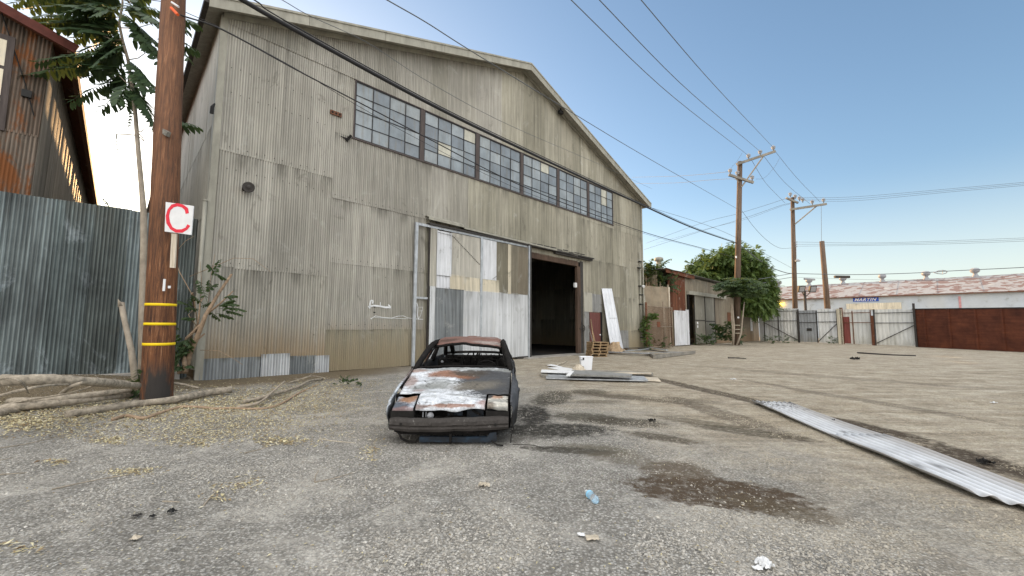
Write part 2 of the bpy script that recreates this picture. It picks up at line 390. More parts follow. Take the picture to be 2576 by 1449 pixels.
tr = t.mix(.5, t.noise(t.pos((.35, 3., 1), (0, 0, -RUT)), 1., 6, .75, .5), t.noise(p, 1.6, 8, .75, .4))
tr2 = t.noise(t.pos((.5, 14, 1), (0, 0, -RUT)), 1., 4, .6, .2)
dirt = t.ramp(tr, [(.34, (.195, .157, .11)), (.5, (.345, .302, .235)), (.64, (.48, .435, .355))])
dirt = t.mix(1., dirt, t.ramp(tr2, [(.3, .82), (.7, 1.12)]), 'MULTIPLY')
dirt = t.mix(1., dirt, t.ramp(fine, [(.3, .7), (.7, 1.28)]), 'MULTIPLY'); dirt = t.mix(t.math('MULTIPLY', t.step(t.noise(p, 22, 5, .8), .57, .66), .5), dirt, (.12, .095, .065))
dirt = t.mix(chips, dirt, (.45, .43, .38))
o = t.xyz(p)                  # dirt takes over to the right and far away
s = t.math('ADD', o[0], t.math('MULTIPLY', t.math('SUBTRACT', o[1], 6.), .33))
s = t.math('ADD', s, t.math('MULTIPLY', t.math('SUBTRACT', warp2, .5), 4.5)); s = t.math('ADD', s, t.math('MULTIPLY', t.math('SUBTRACT', warp, .5), 3.))
dm = t.step(s, .4, 4.2)
c = t.mix(dm, grav, dirt)
clod = t.noise(p, 20, 6, .85, .3); c = t.mix(1., c, t.ramp(clod, [(.34, .66), (.5, 1.12), (.66, 1.36)]), 'MULTIPLY'); c = t.mix(1., c, t.ramp(t.noise(p, 4.5, 6, .8, .5), [(.36, .86), (.62, 1.16)]), 'MULTIPLY')
# soil with rotting leaves along the fence
q = t.math('ADD', t.math('ADD', t.math('MULTIPLY', o[0], -DN.x), t.math('MULTIPLY', o[1], -DN.y)), A0.x * DN.x + A0.y * DN.y)   # = -offset from wall plane
soil = t.math('MULTIPLY', t.step(t.math('ADD', q, t.math('MULTIPLY', warp2, 1.6)), -1.9, -.6), t.step(o[0], -2.2, -5.))
c = t.mix(soil, c, t.ramp(fine, [(.3, (.10, .08, .055)), (.7, (.26, .21, .14))]))
# oil and water stains, ash by the wreck, dark tyre marks
EDG = t.noise(p, 3.6, 10, .85, .5); MOT = t.ramp(t.noise(p, 11, 8, .85), [(.38, .25), (.5, 1.)])
def blotch(px, rx, ry, rot, col, k, soft=.5):
    global c
    m = t.blob(p, px.x, px.y, rx, ry, rot, soft * .55, t.mix(.5, t.mix(.5, warp2, EDG), mid)); c = t.mix(t.math('MULTIPLY', m, t.math('MULTIPLY', k, MOT)), c, col)
blotch(G(1800, 1235), .78, .38, -.30, (.075, .050, .030), .93, .25)
blotch(G(1700, 1180), .35, .3, 0, (.10, .072, .045), .8)
blotch(G(1960, 1275), .45, .2, -.5, (.11, .085, .055), .7)
blotch(G(1390, 1080), .85, .42, .15, (.045, .042, .036), 1., .5); blotch(G(1340, 1040), .3, .8, 0, (.04, .037, .033), 1., .5); blotch(G(1150, 1100), 1.0, .3, 0, (.12, .11, .095), .8, .6)
blotch(G(1390, 1000), .4, .9, -.3, (.07, .064, .05), .95, .5); blotch(G(1480, 1050), .6, .35, -.5, (.08, .072, .055), .9, .5); blotch(G(1500, 1130), .5, .2, -.3, (.13, .115, .085), .8, .6)
blotch(G(1570, 1060), .6, .3, -.3, (.07, .06, .045), .85, .5); blotch(G(1480, 985), .5, .35, 0, (.09, .078, .055), .8, .5); blotch(G(1660, 1100), .5, .18, -.6, (.085, .07, .05), .85, .5); blotch(G(1590, 1000), 1.1, .25, -.5, (.13, .11, .08), .7, .5); blotch(G(1420, 1130), .6, .12, -.2, (.06, .054, .043), .85, .5); blotch(G(1760, 1060), .8, .2, -.6, (.12, .10, .07), .7, .5); blotch(G(1560, 1150), .4, .2, -.4, (.14, .12, .09), .6, .5)
blotch(G(1880, 1085), .8, .25, -.6, (.08, .066, .045), .8, .5)
blotch(G(1500, 1010), .5, .2, 0, (.12, .10, .07), .6, .6)
for (a, b_, wd, k) in (((1640, 950), (2060, 1045), .26, .9), ((2040, 1042), (2330, 1110), .26, 1.), ((2350, 1118), (2620, 1205), .32, 1.), ((1700, 1000), (2000, 1100), .3, .6), ((1900, 960), (2576, 1075), .22, .5), ((1750, 920), (2576, 985), .4, .35), ((1400, 985), (1800, 1010), .35, .5)):
    pa, pb = G(*a), G(*b_); dd = pb - pa
    blotch((pa + pb) / 2, dd.length * .55, wd, math.atan2(dd.y, dd.x), (.075, .058, .042), k, .5)
t.set('Base Color', c)
hgt = t.math('ADD', t.math('MULTIPLY', t.math('SUBTRACT', .6, st2), 1.1), t.math('ADD', t.math('MULTIPLY', fine, .8), t.math('MULTIPLY', grit, .4)))
hgt = t.math('ADD', hgt, t.math('MULTIPLY', tr2, 1.2))
t.bump(hgt, .9, .02)
go = g.build('ground', t.m, smooth=True); tag(go, kind='structure')

# ------------------------------------------------------------------ loose stones
def stones(name, n, sampler, smin, smax, label):
    base = np.array([(1, 0, 0), (-1, 0, 0), (0, 1, 0), (0, -1, 0), (0, 0, 1), (0, 0, -1)], float)
    fc = np.array([(0, 2, 4), (2, 1, 4), (1, 3, 4), (3, 0, 4), (2, 0, 5), (1, 2, 5), (3, 1, 5), (0, 3, 5)])
    V = []; Cc = []
    P = []
    while len(P) < n:
        q = sampler()
        if q: P.append(q)
    V = np.zeros((n, 6, 3)); C = np.zeros((n, 6, 4)); C[..., 3] = 1
    for i, (x, y, tan) in enumerate(P):
        s = smin + (smax - smin) * nr.rand() ** 2.4; a = nr.rand() * 6.28
        b = base * (s * nr.uniform(.7, 1.3), s * nr.uniform(.6, 1.), s * nr.uniform(.35, .7)) + nr.uniform(-.28, .28, (6, 3)) * s
        ca, sa = math.cos(a), math.sin(a)
        V[i, :, 0] = b[:, 0] * ca - b[:, 1] * sa + x; V[i, :, 1] = b[:, 0] * sa + b[:, 1] * ca + y; V[i, :, 2] = b[:, 2] + H(x, y) + s * .15
        C[i, :, 0] = nr.rand(); C[i, :, 1] = tan
    Fc = (fc[None] + (np.arange(n) * 6)[:, None, None]).reshape(-1, 3)
    me = bpy.data.meshes.new(name); me.from_pydata(V.reshape(-1, 3).tolist(), [], Fc.tolist())
    ca = me.color_attributes.new('rv', 'FLOAT_COLOR', 'POINT'); ca.data.foreach_set('color', C.astype(np.float32).ravel())
    me.materials.append(M['stone']); o = bpy.data.objects.new(name, me); COL.objects.link(o); tag(o, label, 'gravel', kind='stuff'); return o

S0 = G(1810, 1237)
def STN(x, y): return ((x - S0.x) / 1.15) ** 2 + ((y - S0.y + .25 * (x - S0.x)) / .42) ** 2 < 1 or ((x - .3) / .8) ** 2 + ((y - 5.9) / 1.) ** 2 < 1 or (abs(x + .8) < .95 and 5.1 < y < 9.7)
def smp():
    y = 1.6 + 8.5 * nr.rand() ** 1.5; x = nr.uniform(-1.45, 1.45) * (y + .8)
    if x < -11: return None
    k = mnoise.noise((x * .8, y * .8, 11)) + .6 * mnoise.noise((x * 2.6, y * 2.6, 5))
    rt = max(0., min(1., (x - .6 + .3 * (y - 5)) / 3.5))
    if nr.rand() > .22 + 1.9 * k - .20 * rt: return None
    if STN(x, y) and nr.rand() < .88: return None
    return x, y, .25 + .6 * rt
stones('gravel', 100000, smp, .003, .0145, 'loose grey gravel scattered over the yard')
# ------------------------------------------------------------------ the warehouse
WH = thing('warehouse', 'huge gabled warehouse of weathered beige corrugated metal with a half open sliding door', 'warehouse', A0)
UE = 23.9; ZE = 10.42; ZEr = 10.25; UP = 12.4; ZP = 14.55; WL = 46.
def rake(u): return ZE + (ZP - ZE) * u / UP if u < UP else ZP + (ZEr - ZP) * (u - UP) / (UE - UP)
def cuts(a, b, step=.76):
    L = [a]
    while L[-1] + step * 1.4 < b: L.append(L[-1] + step + rng.uniform(-.03, .03))
    return L + [b]
f = MB()
def row(cols, z0, z1, m, **k):
    f.m = m
    for a, b in zip(cols[:-1], cols[1:]):
        dz = rng.uniform(-.02, .02) if z0 > .1 else 0
        f.sheet(W, a - .01, b + .02, z0 + dz, z1 + .04, off=rng.uniform(.0, .007), **k)
cl = [0.02, .69, 1.65, 2.47, 3.29]
row(cl, .52, 3.1, 0, pitch=.077, amp=.014); row(cl, 3.08, 6.42, 0); row([0.02, .8, 1.65, 2.5, 3.29], 6.4, 10.3, 0, nz=5)
cm = cuts(3.29, 6.9, .78); cm2 = cuts(6.9, 12.72, .78)
row(cuts(3.29, 12.72, .79), 0., 1.38, 1); row(cm, 1.36, 3.58, 0); row(cm2, 1.36, 3.58, 1); row(cm, 3.56, 5.74, 0); row(cm2, 3.56, 5.74, 1)
row([3.29, 3.9], 8.0, 10.25, 0)
row(cuts(3.29, 9, .78), 5.72, 8.02, 0, lift=.02); row(cuts(9, 12.72, .8), 5.72, 8.02, 1, lift=.02); row(cuts(12.72, 17.1, .78), 5.2, 8.02, 1)
cr = cuts(17.1, 23.88, .78)
row(cr, 0., 1.32, 1); row(cr, 1.3, 3.45, 1); row(cr, 3.43, 5.52, 1); row(cr, 5.5, 7.8, 1); row(cuts(20.33, 23.88, .78), 7.78, 10.25, 1)
row([17.1, 18, 18.9, 19.6, 20.33], 7.78, 8.02, 1)
for a, b in ((0.02, 12.4), (12.4, 23.88)):
    cc = cuts(a, b, .78)
    for p, q in zip(cc[:-1], cc[1:]):
        f.m = 0 if q < 11 else 1
        f.sheet(W, p - .01, q + .02, 10.17, 0, topfn=lambda u: rake(max(0, min(UE, u))) - .02, nz=5, off=rng.uniform(.012, .02))
f.build('front_wall', [M['clad'], M['clad_right']], WH, smooth=True)
# side and back walls, roof
def side(base, dirv, nrm, zt, lvu):
    def fn(u, z, o): p = base + dirv * u + nrm * o; return Vector((p.x, p.y, z * LV(lvu)))
    m = MB(); rows = [(0, 2.1), (2.1, 4.6), (4.6, 7.2), (7.2, zt)]
    for z0, z1 in rows:
        for a, b in zip(*(lambda L: (L[:-1], L[1:]))(cuts(0, WL, 1.55))): m.sheet(fn, a, b + .03, z0, z1 + .03, pitch=.15, seg=5, amp=.014, nz=2)
    return m
side(A0, DB, -DU, 10.4, 0).build('side_wall', M['clad'], WH, smooth=True)
side(A0 + DU * UE, DB, DU, ZEr, UE).build('side_wall', M['clad_right'], WH, smooth=True)
m = MB(); m.poly([W(0, 0, -WL), W(UE, 0, -WL), W(UE, ZEr, -WL), W(UP, ZP, -WL), W(0, ZE, -WL)]); m.build('back_wall', M['clad_right'], WH)
OH = .5; SO = .38
def roofpt(u, o, dz=0): return W(u, rake(u) if 0 <= u <= UE else (ZE + (ZP - ZE) / UP * u if u < 0 else ZEr + (ZEr - ZP) / (UE - UP) * (u - UE)), o) + Vector((0, 0, dz))
for (ua, ub) in ((-SO, UP), (UP, UE + SO)):
    m = MB(); n = 60
    def pt(i, j, dz): return roofpt(ua + (ub - ua) * i, OH - (WL + OH) * j, dz)
    a = [[m.vert(pt(i, j / n, .10 + .012 * (j % 2))) for j in range(n + 1)] for i in (0, 1)]
    b = [[m.vert(pt(i, j / n, .02)) for j in range(n + 1)] for i in (0, 1)]
    for j in range(n):
        m.face(a[0][j], a[1][j], a[1][j + 1], a[0][j + 1]); m.face(b[0][j], b[0][j + 1], b[1][j + 1], b[1][j])
        for i in (0, 1): m.face(a[i][j], a[i][j + 1], b[i][j + 1], b[i][j])
    for j in (0, n): m.face(a[0][j], a[1][j], b[1][j], b[0][j])
    m.build('roof', M['clad'], WH)
# rake trim along both slopes: face board, rolled top edge, soffit board against the wall
for (ua, ub) in ((-SO, UP), (UP, UE + SO)):
    m = MB(); k = 5
    for i in range(k):
        u0 = ua + (ub - ua) * i / k; u1 = ua + (ub - ua) * (i + 1) / k - .012
        p = lambda u, o, dz: roofpt(u, o, dz)
        m.hexa([p(u0, OH + .04, -.20), p(u1, OH + .04, -.20), p(u1, OH + .012, -.20), p(u0, OH + .012, -.20),
                p(u0, OH + .04, .14), p(u1, OH + .04, .14), p(u1, OH + .012, .14), p(u0, OH + .012, .14)])
        m.hexa([p(u0, OH + .07, .10), p(u1, OH + .07, .10), p(u1, OH - .2, .135), p(u0, OH - .2, .135),
                p(u0, OH + .07, .17), p(u1, OH + .07, .17), p(u1, OH - .2, .17), p(u0, OH - .2, .17)])
    m.build('rake_trim', M['trim'], WH)
    m = MB(); u0, u1 = max(ua, 0.02), min(ub, UE)
    m.hexa([p(u0, .075, -.16), p(u1, .075, -.16), p(u1, .035, -.16), p(u0, .035, -.16), p(u0, .075, -.0), p(u1, .075, -.0), p(u1, .035, -.0), p(u0, .035, -.0)])
    m.build('frieze_board', M['trim'], WH)
m = MB(); z = ZE - SO * .333                     # eave gutter of the left side
m.beam(W(-SO - .05, z + .0, OH), W(-SO - .05, z + .0, -WL), .12, .16); m.build('gutter', M['steel_dark'], WH)
m = MB(); m.beam(W(UE + SO + .05, ZEr - .1, OH), W(UE + SO + .05, ZEr - .1, -WL), .12, .16); m.build('gutter', M['trim'], WH)
# corner trims
for u, s in ((0, -1), (UE, 1)):
    for (z0, z1) in ((0, 2.9), (2.87, 5.0), (4.97, 7.3), (7.27, ZE - .1 if u == 0 else ZEr - .1)):
        m = MB(); e = rng.uniform(0, .006)
        m.wbox(u - (.03 if u == 0 else .12), u + (.14 if u == 0 else .03), z0, z1, .03 + e, .036 + e)
        m.wbox(u + s * (.036 + e), u + s * (.03 + e), z0, z1, -.2, .036 + e); m.build('corner_trim', M['trim'], WH)
m = MB(); m.tube([W(-.09, z_, .07) for z_ in (.3, 2, 4.85)], .05, 10); m.tube([W(-.09, 4.83, .07), W(-.09, 4.87, .07)], .062, 10); m.build('downspout', M['trim'], WH, smooth=True)
# windows, six bays of sixteen panes
t = T('wired_glass', .42, 0, .5); r = t.rv(); n = t.noise(t.pos((1.2, 1.2, .8)), 1.5, 5, .65); n2 = t.noise(t.pos((9, 9, 1)), 1., 4)
c = t.ramp(r[0], [(0, (.19, .22, .25)), (.4, (.25, .29, .32)), (.8, (.32, .36, .385)), (.9, (.29, .32, .33)), (.94, (.46, .47, .40)), (1, (.50, .49, .41))])
c = t.mix(1., c, t.ramp(n, [(.3, .72), (.7, 1.2)]), 'MULTIPLY'); c = t.mix(t.math('MULTIPLY', t.step(n2, .5, .7), .4), c, (.20, .175, .13))
t.set('Base Color', c); t.bump(n2, .1, .003); M['glass'] = t.m
bays = [(3.95, 6.57), (6.76, 9.38), (9.58, 12.17), (12.37, 14.93), (15.13, 17.65), (17.84, 20.3)]
for (a, b) in bays:
    m = MB(); p_ = [(b - a) / 4 * i + a for i in range(5)]; zz = [8.04 + 2.1 * i / 4 for i in range(5)]
    m.wbox(a, b, 8.04, 8.075, -.02, .025); m.wbox(a, b, 10.105, 10.14, -.02, .025); m.wbox(a, a + .03, 8.0755, 10.1045, -.02, .025); m.wbox(b - .03, b, 8.0755, 10.1045, -.02, .025)
    for q in p_[1:-1]: m.wbox(q - .014, q + .014, 8.0755, 10.1045, -.012, .018)
    for q in zz[1:-1]: m.wbox(a + .031, b - .031, q - .012, q + .012, -.009, .015)
    fr = m.build('window', M['muntin'], WH)
    m = MB()
    for i in range(4):
        for j in range(4):
            m.rv = (rng.random() ** 1.1 * .9 if rng.random() > .07 else 1., 0, 0); ti = rng.uniform(-.008, .008); tj = rng.uniform(-.006, .006)
            m.quad(W(p_[i], zz[j], -.005 + ti), W(p_[i + 1], zz[j], -.005 - ti), W(p_[i + 1], zz[j + 1], -.005 - ti + tj), W(p_[i], zz[j + 1], -.005 + ti + tj))
    m.build('glass', M['glass'], fr)
for k in range(7):
    a = 3.9 if k == 0 else bays[k - 1][1] + .001; b = 3.949 if k == 0 else (bays[k][0] - .001 if k < 6 else 20.34)
    m = MB(); m.wbox(a, b, 8.0, 10.17, -.02, .034); m.build('mullion', M['mullion'], WH)
m = MB(); m.wbox(3.88, 20.36, 7.985, 8.038, -.02, .05); m.build('window_sill', M['mullion'], WH)
m = MB(); m.wbox(3.88, 20.36, 10.142, 10.17, -.02, .045); m.build('window_head', M['mullion'], WH)
# door opening
m = MB(); m.wbox(12.6, 16.72, 4.93, 5.14, -.12, .05); m.wbox(12.6, 16.72, 5.141, 5.24, -.12, .02); m.build('door_header', M['jamb'], WH)
m = MB(); m.wbox(16.60, 16.88, 0, 4.925, -.1, .06); m.build('door_jamb', M['jamb'], WH)
m = MB(); m.wbox(16.885, 17.14, 0, 5.25, -.1, .045); m.build('door_jamb', M['steel_dark'], WH)
m = MB(); m.wbox(12.55, 12.7, 0, 5.2, -.12, -.001); m.build('door_jamb', M['steel_dark'], WH)
m = MB(); m.wbox(12.2, 17.3, -.06, .035, -.3, .55); m.build('threshold', M['concrete'], WH); m = MB(); m.wbox(.3, UE - .3, -.05, .03, -WL + .3, -.301); m.build('floor', M['charcoal'], WH)  # inner floor coloured near-black: the doorway's shade is painted in
m = MB()
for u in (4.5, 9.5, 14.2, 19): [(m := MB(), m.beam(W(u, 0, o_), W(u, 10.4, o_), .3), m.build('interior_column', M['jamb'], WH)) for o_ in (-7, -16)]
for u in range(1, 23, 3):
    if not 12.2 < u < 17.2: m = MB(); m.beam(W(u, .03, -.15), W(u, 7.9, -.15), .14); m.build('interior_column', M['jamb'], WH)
None
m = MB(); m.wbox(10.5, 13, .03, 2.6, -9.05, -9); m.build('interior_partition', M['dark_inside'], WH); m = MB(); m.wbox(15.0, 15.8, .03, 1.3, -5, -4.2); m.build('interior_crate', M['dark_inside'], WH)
m = MB(); m.wbox(16.45, 16.6, 3.72, 3.98, -.09, .03); m.build('switch_box', M['white_paint'], WH)
# track cover
m = MB()
def hood(u0, z0, u1, z1, o, h):
    L = [(0, 0), (o * .5, .0 - h * .12), (o, -h * .55), (o, -h), (o - .02, -h), (o - .03, -h * .55), (o * .45, -h * .2), (0, -h * .15)]
    m.prism([W(u0, z0 + b, a) for a, b in L], W(u1, z1, 0) - W(u0, z0, 0))
hood(6.88, 5.86, 8.6, 5.84, .33, .22); hood(8.605, 5.72, 11.7, 5.68, .30, .14); hood(11.71, 5.68, 14.6, 5.64, .31, .15); hood(14.61, 5.62, 16.4, 5.56, .27, .12)
m.build('track_hood', M['trim'], WH)
m = MB(); m.wbox(6.95, 17.9, 5.46, 5.53, .05, .28); m.wbox(14.6, 17.85, 5.36, 5.45, .05, .2)
for u in np.arange(12.9, 17.4, .5): m.box(W(u, 5.62 + rng.uniform(-.03, .03), .2), .4, .05, .04, DU, DN); 
m.build('door_track', M['steel_dark'], WH)
# the sliding door
m = MB()
m.wbox(6.38, 6.5, -.01, 5.46, .12, .2); m.wbox(6.505, 12.5, 5.36, 5.455, .12, .2); m.wbox(6.505, 7.03, 2.52, 2.6, .12, .18)
m.wbox(9.545, 9.655, .06, 5.355, .235, .27); m.wbox(12.52, 12.60, .0, 5.455, .1, .28)
sdoor = m.build('sliding_door', M['steel'], WH)
for q_ in ((12.605, 12.74, -.01, 5.47, .08, .25), (11.8, 12.5, .0, .1, .15, .26), (6.51, 9.5, -.01, .05, .14, .2), (7.0, 7.04, .06, 5.35, .12, .2)): m = MB(); m.wbox(*q_); m.build('door_edge', M['steel_dark'], sdoor)
def panel(u0, u1, z0, z1, mat, off, pitch=.068, amp=.011, **k):
    m = MB(); m.sheet(W, u0, u1, z0, z1, pitch=pitch, amp=amp, off=off, lift=.01, **k); m.build('door_sheet', M[mat], sdoor, smooth=True)
panel(7.05, 8.72, .08, 3.05, 'zinc_dark', .215, rnd=.8); panel(8.68, 9.55, .08, 3.0, 'zinc', .225, rnd=.9)
panel(9.64, 11.2, .08, 3.03, 'zinc', .225, rnd=1.); panel(11.15, 12.53, .08, 3.06, 'zinc', .222, rnd=.85); panel(7.05, 7.3, .08, 3.04, 'zinc', .23, rnd=.3)
panel(7.05, 7.36, 3.0, 5.35, 'tan_sheet', .20, rnd=.4); panel(7.33, 8.05, 3.5, 5.3, 'white_sheet', .225, amp=.005, rnd=.8); panel(7.33, 8.0, 3.0, 3.52, 'white_sheet', .215, rnd=.2)
panel(8.03, 9.55, 3.55, 5.33, 'tan_sheet', .21, rnd=.9); panel(7.98, 8.75, 3.0, 3.6, 'cream', .228, rnd=.4); panel(8.72, 9.55, 2.96, 3.56, 'cream', .222, rnd=.9)
panel(9.66, 10.48, 3.55, 5.33, 'white_sheet', .225, amp=.004, rnd=.7); panel(9.64, 10.68, 3.0, 3.58, 'cream', .22, rnd=1.)
panel(10.46, 11.3, 3.0, 5.33, 'olive_dark', .21, rnd=.3); panel(11.17, 11.38, 3.0, 5.33, 'cream', .232, rnd=.5, amp=.008)
panel(11.4, 11.86, 3.0, 5.33, 'olive_dark', .215, rnd=.7); panel(11.84, 12.52, 3.02, 5.33, 'olive_dark', .222, rnd=1.)
m = MB()
def zig(a, b, n, wd):  # dark strips modelled in place of shadows along torn sheet edges
    m = MB(); a = Vector(a); b = Vector(b)
    for k in range(n):
        p = a.lerp(b, k / n); q = a.lerp(b, (k + .7) / n); m.beam(p, q, wd, .006)
    m.build('edge_shadow', M['steel_dark'], sdoor)
zig(W(8.05, 5.2, .245), W(9.53, 4.15, .245), 20, .035); zig(W(7.38, 5.22, .245), W(8.0, 5.2, .245), 9, .03); zig(W(7.36, 3.5, .248), W(7.98, 3.5, .248), 9, .03);
zig(W(10.25, 3.6, .247), W(10.48, 3.75, .247), 4, .03)
# patches
def wallsheet(name, u0, u1, z0, z1, mat, off=.03, amp=.011, **k):
    m = MB(); m.sheet(W, u0, u1, z0, z1, off=off, amp=amp, **k); return m.build(name, M[mat], WH, smooth=True)
wallsheet('patch_sheet', .05, 1.5, -.06, .56, 'zinc_dark', rnd=.6, pitch=.077, off=.02); wallsheet('patch_sheet', 1.5, 2.27, -.06, .63, 'zinc', rnd=.15, pitch=.077, off=.035, amp=.014)
wallsheet('patch_sheet', 2.25, 3.05, -.06, .54, 'zinc_dark', rnd=.2, pitch=.077, off=.028); wallsheet('patch_sheet', 2.98, 3.45, -.06, .52, 'zinc', rnd=.0, pitch=.077, off=.036)
wallsheet('patch_sheet', 17.22, 18.0, 2.38, 3.5, 'tan_sheet', amp=.003, rnd=.0, off=.035); wallsheet('patch_sheet', 18.0, 18.92, 2.4, 3.45, 'grey_tin', amp=.004, rnd=1., off=.035)
wallsheet('patch_sheet', 17.2, 17.66, .0, 2.38, 'grey_tin', rnd=1., off=.035); wallsheet('patch_sheet', 20.4, 21.85, .0, 1.31, 'grey_tin', rnd=.7, off=.035)
m = MB(); m.wbox(17.7, 18.72, .02, 2.36, .045, .075); m.wbox(18.64, 18.68, .9, 2.3, .076, .09); dr = m.build('side_door', plain('maroon_door', (.135, .05, .042), .6, 0, .3, 3, (4, 4, .5)), WH)
m = MB(); m.lathe(W(18.6, 1.05, .075), [(.015, 0), (.02, .03), (.04, .05), (.035, .08), (.01, .085)], 10, DN); m.build('knob', M['white_paint'], dr)
m = MB(); m.wbox(18.74, 18.98, 0, 2.9, .03, .04); m.build('door_gap', M['charcoal'], WH)
# fittings
m = MB(); m.wbox(3.1, 3.48, 8.58, 8.72, .03, .07); lv = m.build('vent_plate', M['rust_steel'], WH)
m = MB()
for k in range(3): m.lathe(W(3.17 + .12 * k, 8.65, .071), [(.035, 0), (.035, .004)], 10, DN)
m.build('vent_hole', M['charcoal'], lv)
m = MB(); m.lathe(W(.92, 5.43, .03), [(.03, 0), (.05, .1), (.15, .16), (.16, .2), (.13, .2), (.09, .17), (.05, .22), (.02, .23)], 16, (DN - DU * .25).normalized()); m.box(W(.78, 5.4, .07), .08, .1, .1, DU, DN); m.build('horn_lamp', M['steel_dark'], WH, smooth=True)
m = MB(); m.poly([W(3.42, 7.93, .045), W(3.6, 7.88, .045), W(3.72, 7.78, .045), W(3.78, 7.9, .045), W(3.88, 8.06, .045), W(3.8, 8.1, .045), W(3.7, 7.93, .045)]); m.build('torn_hole', M['charcoal'], WH, solid=.004)
m = MB(); m.tube([W(-.1, 7.32, .1), W(-.1, 7.5, .12), W(-.05, 7.62, .12)], [.05, .045, .02], 8); m.build('cable_anchor', M['black'], WH)
m = MB(); m.tube([W(23.35, z_, .1) for z_ in (.5, 3, 6.7)], .035, 8)
m.tube([W(23.72, z_, .12) for z_ in (1.2, 4, 5.6)] + [W(23.6, 6.0, .12)], .05, 8); m.tube([W(23.86, .1, .1), W(23.86, 3.7, .1)], .05, 8)
cd = m.build('conduit', M['trim'], WH, smooth=True)
m = MB()
for zq, uq in ((6.0, 23.25), (5.55, 23.1), (4.3, 23.2), (3.7, 23.3), (3.05, 23.25), (.8, 23.3), (1.35, 23.05)): m.wbox(uq, uq + .28, zq, zq + .07, .03, .18)
m.build('conduit_clamp', M['black'], cd)
m = MB(); m.lathe(W(23.35, 4.35, .25), [(.05, 0), (.09, .12), (.09, .16)], 10, (DN - Vector((0, 0, .6))).normalized()); m.build('white_lamp', M['white_paint'], WH)
for (uu, dz) in ((15.0, -.28),):
    m = MB(); c_ = roofpt(uu, .25, dz); m.box(c_, .28, .18, .16, DU, DN); m.box(c_ + Vector((0, 0, .12)), .06, .06, .2, DU, DN); m.build('floodlight', M['black'], WH)
m = MB(); m.tube([W(16.95, 1.75, .05), W(17.02, 1.6, .14), W(17.12, 1.5, .14), W(17.12, 1.35, .14), W(17.0, 1.25, .12), W(16.95, 1.3, .1)], .022, 6); m.beam(W(16.7, 1.42, .09), W(17.1, 1.42, .09), .03); m.build('door_chain', M['steel_dark'], WH)
# painted scrawl
def c3(x, y): return (480 + x / 2.4153) * .8944, (500 + y / 2.4153) * .8944
def onwall(x, y, o):
    q = ray(x, y); c_ = Vector((0, 0, CH)); n_ = DN; tt = ((A0 - c_).dot(n_) + o) / q.dot(n_); return c_ + q * tt
m = MB()
def stroke(pts, wd, o=.034):
    P_ = [onwall(*c3(*p), o) for p in pts]
    for a, b in zip(P_[:-1], P_[1:]): m.beam(a - (b - a) * .03, b, wd * rng.uniform(.8, 1.15), .004, up=DN) if abs((b - a).normalized().dot(DN)) < .9 else None
stroke([(1352, 888), (1355, 850), (1362, 832), (1375, 835), (1372, 855)], .05); stroke([(1343, 876), (1380, 868), (1420, 872), (1460, 880), (1497, 880)], .06); stroke([(1425, 846), (1425, 875)], .02); stroke([(1478, 862), (1492, 874), (1488, 888)], .04)
m.build('paint_scrawl', M['white_paint'], WH); m = MB(); stroke([(1360, 958), (1364, 955)], .06); stroke([(1366, 955), (1390, 938), (1440, 948), (1500, 953), (1545, 940), (1580, 938), (1612, 952), (1680, 960), (1715, 962)], .017); stroke([(1385, 948), (1440, 953), (1530, 955), (1612, 958)], .012)
stroke([(1672, 850), (1680, 880), (1676, 930), (1684, 965)], .03); stroke([(1684, 960), (1700, 930), (1712, 880)], .012); stroke([(1690, 880), (1712, 878)], .012); stroke([(1690, 905), (1712, 903)], .012)
m.build('paint_scrawl', M['white_paint'], WH)
m = MB()
for x_, y_, s_ in ((1386, 878, .035), (1384, 914, .04), (972, 1067, .02), (1460, 676, .015)):
    c_ = onwall(*c3(x_, y_), .042); m.poly([c_ + DU * s_ * a + Vector((0, 0, s_ * b)) for a, b in ((-1, -.3), (-.2, -.6), (.9, -.4), (1.1, .4), (.1, .35), (-.8, .6))])
m.build('bullet_hole', M['charcoal'], WH, solid=.003)
for tag_o in bpy.data.objects:
    if tag_o.name.startswith('bullet_hole'): tag_o.name = 'rust_hole'
# screws
m = MB()
for z_, ua, ub in ((3.2, .1, 3.2), (3.7, 3.4, 6.8), (1.5, 3.4, 6.2), (6.55, .1, 3.2), (5.85, 3.4, 7.), (8.9, .3, 3.1), (5.9, .1, 3.1), (8.15, .3, 3.1)):
    for u in np.arange(ua, ub, .24): m.lathe(W(u + rng.uniform(-.04, .04), z_ + rng.uniform(-.02, .02), .026), [(.014, 0), (.01, .014)], 6, DN)
m.build('roofing_screw', M['steel_dark'], WH)
# ------------------------------------------------------------------ tin fence and rusty building on the left
FN = thing('tin_fence', 'tall blue-grey corrugated tin fence behind the banded wooden pole', 'fence', W(-3.5, 0))
def FW(u, z, o): return W(u, z, o + .02 - .05 * (z / 4.3), False)
m = MB(); u = -9.5
while u < -.3:
    b = min(u + rng.uniform(.62, .7), -.2); r_ = rng.random()
    m.sheet(FW, u, b + .04, .1, 4.36 + rng.uniform(-.03, .03), pitch=.068, amp=.014, rnd=r_, nz=6, off=rng.uniform(0, .012), warp=.02); u = b
fs = m.build('fence_sheet', M['fence_tin'], FN, smooth=True)
m = MB(); m.wbox(-9.5, -.2, 3.5, 3.6, -.16, -.06); m.wbox(-9.5, -.2, 1.0, 1.1, -.16, -.06); m.build('rail', M['greywood'], FN)
for u in (-9.2, -6.4, -3.6, -.28):
    m = MB(); m.wbox(u - .05, u + .05, 0, 4.3, -.27, -.17); m.build('post', M['greywood'], FN)
m = MB(); m.wbox(-9.5, -.35, -.05, .3, -.1, .14); m.build('footing', M['concrete'], FN, bevel=.02)

